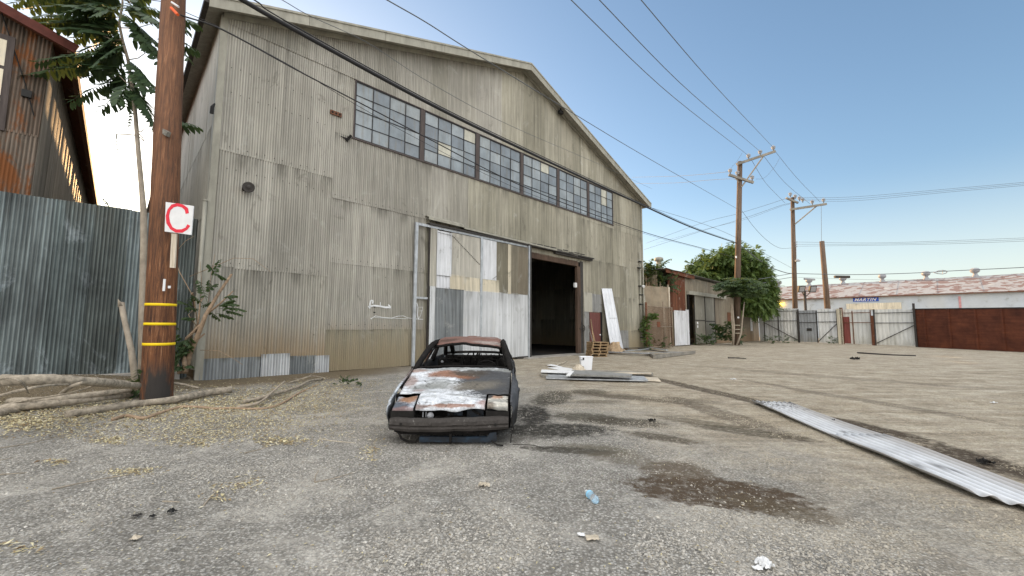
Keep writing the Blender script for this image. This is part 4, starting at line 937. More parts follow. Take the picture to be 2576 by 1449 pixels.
ext = 7.
m = MB(); cc = cuts(0, lb_ + ext, 1.22)
for p, q in zip(cc[:-1], cc[1:]):
    e = rng.uniform(0, .004); zt_ = lambda u: zb1 + (zb2 - zb1) * min(1.6, u / lb_)
    m.hexa([F2.W(p, -.05, .01 + e), F2.W(q - .006, -.05, .01 + e), F2.W(q - .006, -.05, e), F2.W(p, -.05, e), F2.W(p, zt_(p), .01 + e), F2.W(q - .006, zt_(q), .01 + e), F2.W(q - .006, zt_(q), e), F2.W(p, zt_(p), e)])
m.build('plate', M['rust_plate'], BF)
for xp in (1665, 1895, 2140, 2390):
    u_ = F2.S(*r2(xp, 950))[0]; zt_ = zb1 + (zb2 - zb1) * u_ / lb_
    m = MB(); F2.wbox(m, u_ - .06, u_ + .06, 0, zt_ - .02, .014, .09); m.build('post', M['rust_plate'], BF)
m = MB(); m.beam(F2.W(0, zb1 + .03, .0), F2.W(lb_ + ext, zb1 + (zb2 - zb1) * (lb_ + ext) / lb_ + .03, 0), .1, .08); m.build('top_rail', M['steel_dark'], BF)

# ------------------------------------------------------------------ long building beyond the fence
Q = D(2576, 732, 48.); E_ = DB.copy()
FB = Frame(Vector((Q.x, Q.y, 0)), E_)       # u runs away from the camera to the left
FBt = thing('long_building', 'long pale building with rust-patched roof and ball vents beyond the yard gates', 'building', FB.W(0, 0))
ze = 5.9
t = T('pale_blue_stucco', .9); n = t.noise(t.pos((.9, .9, .9)), 1., 8, .72, .5); n2 = t.noise(t.pos((.2, .2, .1)), 1., 3); c = t.ramp(n, [(.34, (.28, .30, .30)), (.42, (.44, .49, .54)), (.7, (.52, .57, .62))]); c = t.mix(t.math('MULTIPLY', t.step(n2, .45, .7), .4), c, (.55, .55, .50)); t.set('Base Color', c)
m = MB(); fb = lambda u, z, o=0.: FB.W(u, z, o)
m.poly([fb(-22, 0), fb(36, 0), fb(36, ze), fb(-22, ze)]); m.poly([fb(-22, 0, 14), fb(36, 0, 14), fb(36, ze, 14), fb(-22, ze, 14)])
m.poly([fb(36, 0), fb(36, 0, 14), fb(36, ze, 14), fb(36, ze + 2.4, 7), fb(36, ze)]); m.poly([fb(-22, 0), fb(-22, 0, 14), fb(-22, ze, 14), fb(-22, ze + 2.4, 7), fb(-22, ze)])
m.build('wall', t.m, FBt)
rd = 7.; # ridge offset and height found from the picture
sgn = 1 if (FB.p + FB.n - Vector((0, 0, 0))).length > FB.p.length else -1
q = ray(2300, (704.5)); # ridge line row near the middle
best = None
pp = FB.p + FB.n * sgn * rd; tt = (pp.dot(FB.n)) / (q.dot(FB.n)); zrdg = CH + q.z * tt
t = T('patched_roof', .75, .1); v = t.obj((1, 1, 1), (0, 0, 0)); n = t.noise(t.pos((.35, .35, .8)), 1., 4, .6); br = t.voro(t.pos((1.6, 1.6, 3.4)), 1., 'Color'); bv = t.xyz(br)[0]; n3 = t.noise(t.pos((5, 5, 5)), 1., 4)
c = t.ramp(n3, [(.3, (.27, .262, .26)), (.7, (.38, .37, .365))]); ms = t.math('MULTIPLY', t.step(t.math('ADD', bv, t.math('MULTIPLY', n, 2.2)), 1.62, 1.72), .75); c = t.mix(ms, c, (.17, .085, .065)); c = t.mix(t.step(bv, .985, .99), c, (.42, .41, .38)); t.set('Base Color', c); t.bump(n3, .3, .02)
for sg, nm in ((1, 'near'), (-1, 'far')):
    m = MB(); n_ = 30
    for i in range(n_):
        ua, ub = -22.4 + 58.9 * i / n_, -22.4 + 58.9 * (i + 1) / n_ - .01; e = .02 * (i % 2)
        o0, o1 = (-.35, rd) if sg == 1 else (14.35, rd)
        m.hexa([fb(ua, ze + .0 + e, sgn * o0), fb(ub, ze + e, sgn * o0), fb(ub, zrdg + e, sgn * o1), fb(ua, zrdg + e, sgn * o1), fb(ua, ze + .08 + e, sgn * o0), fb(ub, ze + .08 + e, sgn * o0), fb(ub, zrdg + .08 + e, sgn * o1), fb(ua, zrdg + .08 + e, sgn * o1)])
    m.build('roof', t.m, FBt)
m = MB(); m.beam(fb(-22, ze - .02, sgn * -.38), fb(36, ze - .02, sgn * -.38), .1, .12); m.build('gutter', M['rust_steel'], FBt)
RF = Frame(pp, E_)
for x_, y_ in ((300, 540), (582, 525), (897, 505), (1263, 487), (1670, 465), (2127, 443)):
    u_, z_ = RF.S(*r2(x_, y_ + 30)); m = MB(); c_ = RF.W(u_, zrdg); m.lathe(c_, [(.42, -.15), (.34, .12), (.22, .3), (.22, .5), (.40, .6), (.50, .8), (.47, 1.0), (.32, 1.16), (.06, 1.2)], 14); m.build('ball_vent', M['insul'], FBt, smooth=True)
def fbs(x, y): return FB.S(*r2(x, y), )
# sign lettering
cu = bpy.data.curves.new('lettering', 'FONT'); cu.body = 'MARTIN'; cu.shear = .35; cu.size = 1.; cu.extrude = .01; cu.offset = .03; cu.space_character = 1.12
to = bpy.data.objects.new('tmp', cu); COL.objects.link(to); bpy.context.view_layer.update()
me = bpy.data.meshes.new_from_object(to.evaluated_get(bpy.context.evaluated_depsgraph_get())); bpy.data.objects.remove(to)
ul, zl = fbs(990, 686); ur, zu = fbs(1226, 650); z0_, z1_ = fbs(1105, 687)[1], fbs(1105, 650)[1]
SGN = thing('wall_sign', 'blue painted sign reading MARTIN in white slanted letters on the pale building', 'sign', FB.W(ul, z0_))
m = MB(); FB.wbox(m, ur, ul, z0_, z1_, sgn * -.02, sgn * -.05); m.build('panel', plain('blue_sign_paint', (.03, .09, .42), .6, 0, .12, 3), SGN)
xs_ = [v.co.x for v in me.vertices]; ys_ = [v.co.y for v in me.vertices]; x0_, x1_ = min(xs_), max(xs_); y0_, y1_ = min(ys_), max(ys_)
for v in me.vertices:
    fx = (v.co.x - x0_) / (x1_ - x0_); fy = (v.co.y - y0_) / (y1_ - y0_)
    v.co = FB.W(ul + (ur - ul) * (.05 + .88 * fx), z0_ + (z1_ - z0_) * (.14 + .72 * fy), sgn * (-.055 - (v.co.z + .01) * .5)) - ORG[SGN.name]
me.materials.append(M['white_paint']); o = bpy.data.objects.new('lettering', me); COL.objects.link(o); o.parent = SGN
m = MB(); ua, za = fbs(1185, 742); ub, _ = fbs(1440, 742); ua0, _ = fbs(930, 742); za = FB.S(*r2(1180, 702))[1]; FB.wbox(m, ub, ua0, za - .9, za, sgn * -.02, sgn * -.3); m.build('wall_ledge', M['cream'], FBt)
m = MB(); ua, za = fbs(1965, 640); ub, _ = fbs(1988, 640); FB.wbox(m, ub, ua, .2, za, sgn * -.02, sgn * -.06); m.build('pink_panel', plain('pink_paint', (.52, .27, .27), .8), FBt)
t = T('lit_lamp', .5); t.set('Emission Color', (1., .55, .08)); t.set('Emission Strength', 3.); t.set('Base Color', (1., .6, .1))
u_, z_ = fbs(322, 713); m = MB(); m.box(FB.W(u_, z_, sgn * -.3), .9, .3, .45, FB.d, FB.n); tag(m.build('wall_lamp', t.m, None, FB.W(u_, z_, sgn * -.3), bevel=.05), 'glowing orange-yellow lamp on the far pale building beside the big tree', 'lamp')

# floodlight mast beyond the gates
fp = D(*r2(545, 700), 50); fp.z = 0
FM = thing('floodlight_mast', 'dark mast with two floodlights standing beyond the tin gates', 'light pole', fp)
zt_ = D(*r2(545, 590), 50).z; m = MB(); m.tube([fp, Vector((fp.x, fp.y, zt_))], .14, 8); a, b = D(*r2(490, 588), 50), D(*r2(620, 590), 50); m.beam(a, b, .1); c_ = Vector((fp.x, fp.y, zt_ - .8)); m.beam(c_, a.lerp(b, .15), .07); m.beam(c_, a.lerp(b, .85), .07); m.build('mast', M['steel_dark'], FM)
for x_ in (502, 606):
    c_ = D(*r2(x_, 567), 49.9); m = MB(); d_ = Vector((0.05, -.9, -.35)).normalized(); m.lathe(c_, [(.2, -.25), (.5, -.1), (.58, .22), (.5, .24)], 4, d_); m.build('floodlight', M['steel_dark'], FM)
    m = MB(); m.lathe(c_ + d_ * .245, [(.44, 0), (.4, .01)], 4, d_); m.build('lens', M['insul'], bpy.data.objects[[o.name for o in FM.children][-1]])

# ------------------------------------------------------------------ poles on the right
def farpole(label, bx, Y, ybase, toppx, r0, r1, loc=None):
    b = D(bx, ybase, Y); b.z = 0; tp = D(*toppx, Y)
    th = thing('utility_pole', label, 'utility pole', b)
    m = MB(); m.tube([b - Vector((0, 0, .2)), b.lerp(tp, .5), tp], [r0, (r0 + r1) / 2, r1], 14); m.build('shaft', M['pole_far'], th, smooth=True); return th
def insul(m, p, s=1.): m.lathe(p, [(.03 * s, -.12 * s), (.04 * s, 0), (.11 * s, .03 * s), (.11 * s, .08 * s), (.05 * s, .1 * s), (.13 * s, .13 * s), (.13 * s, .18 * s), (.05 * s, .24 * s), (.04 * s, .28 * s)], 10)
P2Y = G(1852, 868).y
P2 = farpole('tall utility pole with two crossed arms standing against the shed', 1852, P2Y, 868, (1861.4, 407), .27, .2)
for a, b, wd in (((303, 270), (660, 150), .2), ((230, 368), (458, 440), .2)):
    a3, b3 = D(*r3(*a), P2Y - .25), D(*r3(*b), P2Y - .3); m = MB(); m.beam(a3, b3, .16, .2); m.build('crossarm', M['greywood'], P2)
m = MB(); m.beam(D(*r3(548, 200), P2Y - .25), D(*r3(345, 485), P2Y - .2), .1, .1); m.build('brace', M['greywood'], P2)
m = MB(); m.beam(D(*r3(285, 390), P2Y - .25), D(*r3(325, 440), P2Y - .25), .06, .06); m.build('brace', M['greywood'], P2)
ins2 = {}
for k, (x_, y_) in enumerate(((413, 207), (521, 172), (643, 132), (243, 345), (310, 365), (447, 408))):
    p = D(*r3(x_, y_), P2Y - .25); ins2[k] = p; m = MB(); insul(m, p, 1.3); m.build('insulator', M['insul'], P2, smooth=True)
for y_ in (818, 828.5, 838) : 
    p = D(1853, y_, P2Y); m = MB(); m.lathe(p - Vector((0, 0, .03)), [(.26, 0), (.275, .005), (.275, .05), (.26, .055)], 16); m.build('band', M['cream'], P2)
m = MB(); p = D(*rc(1131, 888), P2Y - .28); m.box(p, .14, .03, .14); p = D(*rc(1107, 240), P2Y - .28); m.box(p, .12, .03, .18); m.build('tag_plate', M['white_paint'], P2)
P3Y = 48.
P3 = farpole('utility pole with a long side arm and clustered insulators beyond the tin gates', 1999, P3Y, 800, (1993.4, 497), .29, .2)
m = MB(); m.beam(D(*r3(800, 690), P3Y - .3), D(*r3(1133, 638), P3Y - .4), .2, .24); m.build('crossarm', M['greywood'], P3)
m = MB(); m.beam(D(*r3(760, 582), P3Y - .3), D(*r3(872, 628), P3Y - .3), .18, .2); m.build('crossarm', M['greywood'], P3)
m = MB(); m.beam(D(*r3(1040, 660), P3Y - .3), D(*r3(837, 830), P3Y - .25), .12, .12); m.build('brace', M['greywood'], P3)
for x_, y_ in ((800, 560), (885, 598), (1004, 632), (1108, 615), (845, 580), (915, 612)):
    m = MB(); insul(m, D(*r3(x_, y_), P3Y - .3), 1.5); m.build('insulator', M['insul'], P3, smooth=True)
for y_ in (990, 1010, 1030): m = MB(); m.beam(D(*r3(845, y_), P3Y - .3), D(*r3(865, y_), P3Y - .4), .1); m.build('spool', M['insul'], P3)
m = MB(); a = D(*r3(855, 1000), P3Y - .35); m.tube([a, D(*r3(857, 1140), P3Y - .35)], .03, 5); m.lathe(D(*r3(868, 1170), P3Y - .5), [(.25, 0), (.28, .1), (.05, .3)], 10); m.build('pole_lamp', M['steel'], P3)
P4 = farpole('bare topless brown pole leaning left beyond the tin gates', 2085, 50, 800, (2067.5, 607), .34, .26)
m = MB(); m.tube([D(*r3(1086, 655), 50), D(*r3(1088, 985), 50)], .02, 5); m.build('guy_wire', M['wire'], P4)

# ------------------------------------------------------------------ overhead lines
def wire(label, px, Y0, Y1, r=.012, mat='wire', name='power_line', group=None, off=0.):
    x0, x1 = px[0][0], px[-1][0]; P_ = []
    # smooth the surveyed rows into a sagging curve
    for k in range(len(px) - 1):
        for j in range(6):
            t_ = j / 6; a, b = px[k], px[k + 1]; pa = px[k - 1] if k else (2 * a[0] - b[0], 2 * a[1] - b[1]); pb = px[k + 2] if k + 2 < len(px) else (2 * b[0] - a[0], 2 * b[1] - a[1])
            f_ = lambda i: .5 * ((2 * a[i]) + (-pa[i] + b[i]) * t_ + (2 * pa[i] - 5 * a[i] + 4 * b[i] - pb[i]) * t_ ** 2 + (-pa[i] + 3 * a[i] - 3 * b[i] + pb[i]) * t_ ** 3)
            P_.append((f_(0), f_(1)))
    P_.append(px[-1]); Q_ = []
    for x, y in P_:
        s_ = (x - x0) / (x1 - x0) if abs(x1 - x0) > 1 else (y - px[0][1]) / (px[-1][1] - px[0][1]); Q_.append(D(x, y, 1 / (1 / Y0 + (1 / Y1 - 1 / Y0) * s_)))
    m = MB(); m.tube(Q_, r, 6); o = m.build(name, M[mat], None, Q_[0], smooth=True); tag(o, label, 'power line' if name != 'cable' else 'cable', group); return Q_, o
ext = lambda a, b, k: (a[0] + (a[0] - b[0]) * k, a[1] + (a[1] - b[1]) * k)
wire('thickest black cable bundle crossing the warehouse gable from the top left to the far pole', [ext((610, 0), (700, 52), 3), (610, 0), (700, 52), (1060, 250), (1330, 383), (1620, 518), (1740, 572), (1853, 612)], 4.8, P2Y, .034, 'cable', 'cable')
wire('thin black line lashed just above the thickest cable bundle', [ext((640, 0), (700, 34), 3), (640, 0), (700, 42), (1060, 243), (1330, 377), (1620, 514), (1740, 569), (1853, 610)], 4.8, P2Y, .010, 'cable', 'cable')
wire('black cable running from the banded pole across the windows down to the big tree', [(425, 18), (455, 38), (560, 75), (750, 178), (900, 256), (1065, 342), (1300, 462), (1590, 574), (1780, 628), (1853, 650)], 8.3, P2Y, .017, 'cable', 'cable')
q_, o_ = wire('thin wire just above the black cable leaving the banded pole', [(380, 0), (425, 8), (470, 32), (560, 73), (750, 176), (900, 266), (1065, 357), (1300, 474), (1590, 578), (1780, 630)], 8.3, P2Y, .007, 'cable', 'cable')
m = MB(); m.tube([D(431, 20, 8.2), D(447, 37, 8.15)], .03, 8); tag(m.build('cable_sleeve', M['orange'], None, D(431, 20, 8.2)), 'orange plastic sleeve on the cable at the banded pole', 'cable sleeve')
m = MB(); m.tube([D(432, 6, 8.2), D(449, 17, 8.15)], .022, 8); tag(m.build('cable_sleeve', M['white_paint'], None, D(432, 6, 8.2)), 'white sleeve above the orange one on the banded pole', 'cable sleeve')
for x_, y_, Y_ in ((720, 160, 9.6), (752, 180, 9.8)): m = MB(); m.box(D(x_, y_ + 2, Y_), .06, .06, .06); m.build('splice', M['cable'], bpy.data.objects['cable.002']) if False else None
wire('faint thin line descending across the upper gable', [ext((710, 0), (780, 40), 2), (710, 0), (780, 40), (920, 105), (1060, 195), (1250, 300), (1500, 410), (1640, 475)], 5.5, 30, .006, 'wire')
wire('single wire passing behind the ridge of the warehouse to the pole by the shed', [ext((974, 0), (1070, 55), 2), (974, 0), (1070, 55), (1180, 125), (1445, 287), (1610, 386), (1852, 524)], 6, P2Y, .011, 'wire')
for k, (a, b) in enumerate((((1437, 0), (1660, 215)), ((1508, 0), (1707, 205)), ((1613, 0), (1775, 190)))):
    tgt = [(1882, 391), (1912, 381), (1945, 371)][k]
    wire(['leftmost', 'middle', 'rightmost'][k] + ' of the three high wires coming down to the top crossarm by the shed', [ext(a, b, .5), a, b, tgt], 9, P2Y - .25, .014, 'wire', group='three high wires to the crossarm')
for k, (a, mid, b) in enumerate((((643, 130), (850, 385), (1075, 618)), ((555, 195), (740, 430), (985, 640)), ((440, 230), (570, 440), (750, 628)))):
    wire(['rightmost', 'middle', 'leftmost'][k] + ' wire spanning between the top arms of the two far poles', [r3(*a), r3(*mid), r3(*b)], P2Y - .25, P3Y - .3, .016, 'wire', group='wires between the two far poles')
wire('slack curved wire between the two far poles', [r3(352, 702), r3(470, 860), r3(590, 980), r3(700, 1045), r3(810, 1046)], P2Y, P3Y, .016)
wire('short jumper loop hanging below the right end of the top crossarm', [r3(700, 215), r3(650, 300), r3(560, 395), r3(480, 408)], P2Y, P2Y + .4, .01)
wire('short jumper loop left of the pole by the shed', [r3(355, 165), r3(300, 250), r3(262, 290), r3(243, 330)], P2Y, P2Y + .4, .01)
wire('upper of the two wires running left from the lower crossarm', [(1590, 446), (1700, 443), r3(0, 362), r3(230, 338)], 60, P2Y, .016)
wire('lower of the two wires running left from the lower crossarm', [(1590, 462), (1700, 460), r3(0, 420), r3(225, 405), r3(300, 410)], 60, P2Y, .016)
wire('line rising from the warehouse eave to the small crossarm of the farther pole', [(1625, 612), r3(0, 808), r3(305, 730), r3(600, 640), r3(760, 586)], 62, P3Y, .018)
wire('second line rising from the warehouse eave to the farther pole', [(1620, 628), r3(0, 882), r3(400, 760), r3(700, 655), r3(800, 630)], 62, P3Y, .018)
wire('faint line below it rising to the farther pole', [(1650, 612), r3(60, 860), r3(400, 775), r3(700, 665), r3(800, 638)], 62, P3Y, .012)
wire('thin line passing the shed pole and dropping to the foot of the farther pole', [(1630, 520), r3(0, 825), r3(300, 950), r3(560, 1095), r3(820, 1235)], 34, P3Y, .014)
wire('thick cable from the shed pole to the farther pole above the tree', [r3(300, 1000), r3(380, 1055), r3(500, 1150), r3(620, 1225), r3(760, 1275), r3(820, 1280)], P2Y, P3Y, .04, 'wire', 'cable')
for k, y_ in enumerate(((990, 597), (1011, 601), (1029, 605))): wire(['top', 'middle', 'bottom'][k] + ' of three level wires leading right from the farther pole', [r3(855, y_[0]), (2200, 611 + k * 3), (2400, 605 + k * 4), (2640, 596 + k * 4)], P3Y, 36, .014, group='three level wires')
for k in range(3): wire(['top', 'middle', 'bottom'][k] + ' of three wires leading right from the top of the farther pole', [r3(870 + 30 * k, 578 + 14 * k), (2150, 495 + k * 5), (2400, 474 + k * 4), (2640, 453 + k * 4)], P3Y, 34, .014, group='three upper right wires')
wire('thick telephone cable sagging across the far roof', [r2(455, 427), r2(700, 433), r2(1030, 437), r2(1400, 428), r2(1750, 413), r2(1860, 405), r2(2576, 370), r2(2700, 363)], P3Y, 36, .035, 'wire', 'cable')
wire('thin telephone wire below the thick one over the far roof', [r2(470, 462), r2(800, 475), r2(1200, 485), r2(1900, 490), r2(2576, 478), r2(2700, 470)], P3Y, 36, .014)
wire('lower thin wire sloping over the far building', [r2(470, 460), r2(540, 520), r2(700, 470), r2(1000, 485), r2(1300, 505)], P3Y, 44, .012) if False else None
wire('strand running into the tree from the farther pole, upper', [r2(110, 480), r2(260, 455), r2(425, 425)], P2Y + 2, P3Y, .03, 'wire', 'cable')
wire('strand running into the tree from the farther pole, lower', [r2(60, 540), r2(260, 490), r2(430, 460)], P2Y + 2, P3Y, .03, 'wire', 'cable')
m = MB(); m.box(D(*r2(885, 458), 46), 1.5, .3, .28, Vector((1, -.15, -.03)).normalized()); tag(m.build('splice_box', M['steel_dark'], None, D(*r2(885, 458), 46), bevel=.04), 'long dark splice box hanging on the telephone cable', 'splice box')
m = MB(); m.box(D(*r2(583, 480), 47), 1.1, .25, .2, Vector((1, -.15, -.1)).normalized()); tag(m.build('splice_box', M['insul'], None, D(*r2(583, 480), 47), bevel=.04), 'small pale splice box just right of the farther pole', 'splice box')
m = MB(); L_ = [(1740, 418), (1780, 402), (1820, 397), (1850, 402), (1862, 412), (1850, 425), (1820, 432), (1780, 428), (1740, 418)]; m.tube([D(*r2(*p), 40) for p in L_], .04, 6); m.tube([D(*r2(1820, 398), 40), D(*r2(1822, 431), 40)], .025, 5)
tag(m.build('cable_loop', M['insul'], None, D(*r2(1740, 418), 40)), 'teardrop loop of spare cable on the line over the far roof', 'cable loop')

# ------------------------------------------------------------------ trees and weeds on the right
def leafclump(m, c, r, n, s, shell=.55, flat=1.):
    for _ in range(n):
        d_ = Vector((rng.gauss(0, 1), rng.gauss(0, 1), rng.gauss(0, 1))).normalized() * r * (shell + (1 - shell) * rng.random()); d_.z *= flat
        p = Vector(c) + d_; out = (d_.normalized() + Vector((rng.uniform(-.7, .7), rng.uniform(-.7, .7), rng.uniform(-.9, .1)))).normalized()
        sd_ = out.cross(Vector((rng.uniform(-.3, .3), rng.uniform(-.3, .3), 1))).normalized(); L_ = s * rng.uniform(.7, 1.4); wd = L_ * .16; rv = rng.random()
        m.rv = (rv, 0, 0)
        # small spray: paired narrow leaflets along an arching stalk
        dn = Vector((0, 0, -1)); prev = p
        for k in range(4):
            q = p + out * L_ * (k + 1) / 4 + dn * L_ * .03 * (k + 1) ** 1.5
            for sg in (-1, 1): 
                e = q + (sd_ * sg * .30 + out * .12 + dn * .12) * L_; m.face(m.vert(prev), m.vert(q + out * L_ * .06), m.vert(e))
            prev = q
TY_ = 44.
bt = D(1850, 860, TY_); bt.z = 0
BT = thing('big_tree', 'large dense green tree with a domed crown rising behind the shed', 'tree', bt)
m = MB(); tr_ = [bt, bt + Vector((.2, 0, 3)), bt + Vector((0, .2, 5.5))]; m.tube(tr_, [.5, .4, .3], 10)
ctrs = []
for x_, y_, r_ in ((1770, 690, 1.7), (1745, 668, 1.0), (1800, 660, 2.0), (1830, 640, 1.5), (1850, 660, 2.0), (1890, 655, 1.8), (1915, 690, 1.8), (1900, 720, 2.2), (1925, 735, 1.5), (1860, 700, 2.4), (1820, 700, 2.0), (1925, 760, 1.5), (1880, 755, 1.8), (1780, 720, 1.6), (1940, 720, .8), (1770, 655, .9), (1735, 680, .7), (1860, 630, 1.0), (1905, 770, 1.5)):
    for k in range(3 if r_ > 1.4 else 1):
        c_ = D(x_ + rng.uniform(-8, 8) * (k > 0), y_ + rng.uniform(-6, 6) * (k > 0), TY_ + (k - 1) * 2.2 * (r_ > 1.4) + rng.uniform(-.6, .6)); ctrs.append((c_, r_ * rng.uniform(.8, 1.)))
        m.tube([bt + Vector((0, 0, 4.5)), bt.lerp(c_, .5) + Vector((0, 0, 2.3)), c_], [.14, .08, .03], 5)
m.build('trunk', M['bark'], BT)
m = MB()
for c_, r_ in ctrs:
    for _ in range(max(5, int(r_ * 11))):
        d_ = Vector((rng.gauss(0, 1), rng.gauss(0, 1), rng.gauss(0, .8))).normalized() * r_ * rng.uniform(.3, .95); leafclump(m, c_ + d_ * .88, .42 * rng.uniform(.6, 1.2), 20, .44, .3)
m.build('crown', M['leaf_big'], BT)
# small layered tree around the shed pole
st_ = G(1850, 872); ST = thing('young_tree', 'young tree with flat layered foliage and thin stems around the pole by the shed', 'tree', st_)
m = MB()
for pth, r_ in (([rc(1075, 1185), rc(1085, 1000), rc(1070, 800), rc(1060, 680)], .09), ([rc(1115, 1185), rc(1160, 1060), rc(1175, 900), rc(1195, 720)], .08), ([rc(1080, 1180), rc(1060, 900), rc(1050, 700), rc(1045, 620)], .07)): m.tube([D(*q, P2Y - .6 - .2 * r_) for q in pth], [r_, r_ * .9, r_ * .75, r_ * .5], 7)
m.build('trunk', M['bark'], ST, smooth=True)
m = MB()
for x_, y_, n_ in ((1000, 530, 10), (950, 560, 7), (1060, 520, 12), (1130, 560, 12), (1200, 560, 12), (1270, 570, 10), (1330, 550, 8), (1180, 620, 8), (1260, 640, 7), (1050, 600, 8), (1000, 630, 5), (1100, 480, 10), (1180, 490, 10), (1260, 510, 8), (1120, 640, 6), (1300, 610, 7)):
    for _ in range(n_ * 2):
        a = D(*rc(x_ + rng.uniform(-30, 30), y_ + rng.uniform(-22, 22)), P2Y - .8 + rng.uniform(-1.2, .8)); an = rng.uniform(0, 6.28); frond(m, a, a + Vector((math.cos(an), math.sin(an), rng.uniform(-.25, .1))) * rng.uniform(.6, 1.1), 5, .26, .1, .12)
m.build('crown', M['leaf_dark'], ST)
# leafy growth above the plywood wall
pg = W(UE + 1.5, 0, -3.5, False); PGt = thing('broadleaf_plants', 'palm-like leafy plants rising behind the tan board wall', 'plant', pg)
m = MB(); m2 = MB()
for x_, y_, n_ in ((1640, 690, 22), (1660, 700, 20), (1625, 672, 16), (1680, 712, 14), (1650, 672, 14), (1632, 705, 12), (1665, 715, 10)):
    c_ = D(x_, y_ + 4, 32.); m2.tube([Vector((c_.x, c_.y, 0)), c_], .06, 5)
    for _ in range(n_): an = rng.uniform(0, 6.28); b = c_ + Vector((math.cos(an), math.sin(an) * .6, rng.uniform(-.5, .8))) * rng.uniform(.6, 1.2); frond(m, c_ + Vector((0, 0, -.2)), b, 5, .28, .25, .12)
m.build('foliage', M['leaf_dark'], PGt); m2.build('stem', M['bark'], PGt)
# vine at the corner of the warehouse
vb = G(*c6(1200, 1235)); m = MB()
for _ in range(150):
    t_ = rng.random() ** 1.0; x_ = 1190 + 18 * math.sin(t_ * 5) + rng.uniform(-26, 26) + (60 * rng.random() if t_ > .85 else 0); y_ = 1230 - 560 * t_; p = D(*c6(x_, y_), vb.y + rng.uniform(-.3, .2)); an = rng.uniform(0, 6.28)
    frond(m, p, p + Vector((math.cos(an), math.sin(an), rng.uniform(-.6, .4))) * rng.uniform(.15, .35), 3, .13, .1, .08)
for _ in range(26): p = D(*c6(1300 + rng.uniform(-38, 38), 660 + rng.uniform(-45, 45)), vb.y - .1); an = rng.uniform(0, 6.28); frond(m, p, p + Vector((math.cos(an), math.sin(an), .2)) * .3, 4, .16, .1, .1)
VN = thing('climbing_vine', 'dark green vine climbing the right corner of the warehouse beside the wire gate', 'vine', vb); m.build('foliage', M['leaf_big'], VN)
m = MB(); m.tube([vb, D(*c6(1190, 1000), vb.y), D(*c6(1210, 800), vb.y), D(*c6(1290, 690), vb.y)], [.05, .04, .03, .02], 6); m.build('stem', M['bark'], VN)
def weed(label, px, Y, n_, h_, wd, mat='leaf_dark', name='weed'):
    b = D(*px, Y); b.z = 0; m = MB()
    for _ in range(n_):
        an = rng.uniform(0, 6.28); r_ = rng.uniform(0, wd) * .5; p = b + Vector((math.cos(an) * r_, math.sin(an) * r_ * .6, rng.uniform(0, h_ * .7))); frond(m, p, p + Vector((math.cos(an), math.sin(an) * .7, rng.uniform(.1, .9))) * h_ * rng.uniform(.25, .5), 4, h_ * .16, .15, h_ * .07)
    tag(m.build(name, M[mat], None, b), label, 'plant')
weed('low dark bush at the foot of the grey shed door', rc(800, 1175), G(*rc(800, 1187)).y, 40, 1.1, 1.2)
weed('tall loose bush leaning on the shed wall left of the pole', rc(1020, 1120), G(*rc(1020, 1180)).y + .1, 46, 2.2, 1.1)
weed('pale dry weed clump in front of the leftmost tin gate', r2(220, 1060), G(*r2(220, 1075)).y - .3, 16, .9, .5)
weed('dry grassy weeds at the bottom of the leftmost tin gate', r2(345, 1050), G(*r2(345, 1070)).y - .3, 16, .9, 1.6)
weed('weeds at the foot of the pale gate leaf left of the yellowish post', r2(790, 1040), G(*r2(790, 1085)).y - .3, 14, .9, .4)
weed('green weed patch behind the wire gate near its foot', c6(1370, 1150), G(*c6(1400, 1215)).y + .15, 24, .9, 1.6, 'leaf_dark')
weed('small green weed tuft on the gravel near the car', (862, 965), G(862, 972).y, 12, .28, .3)
weed('small sprig of green by the warehouse foot left of the weed tuft', (892, 968), G(892, 972).y, 8, .22, .3)
m = MB(); P_ = []
for k in range(60): a = k * .42; u_ = k / 60; x_, y_ = r2(115 + 150 * u_, 725); c_ = D(x_, y_, 46.2); P_.append(c_ + Vector((.0, .4 * math.cos(a), .42 * math.sin(a))))
m.tube(P_, .02, 4); tag(m.build('razor_wire', M['wire'], None, P_[0]), 'coil of razor wire above the leftmost gate beside the big tree', 'razor wire')
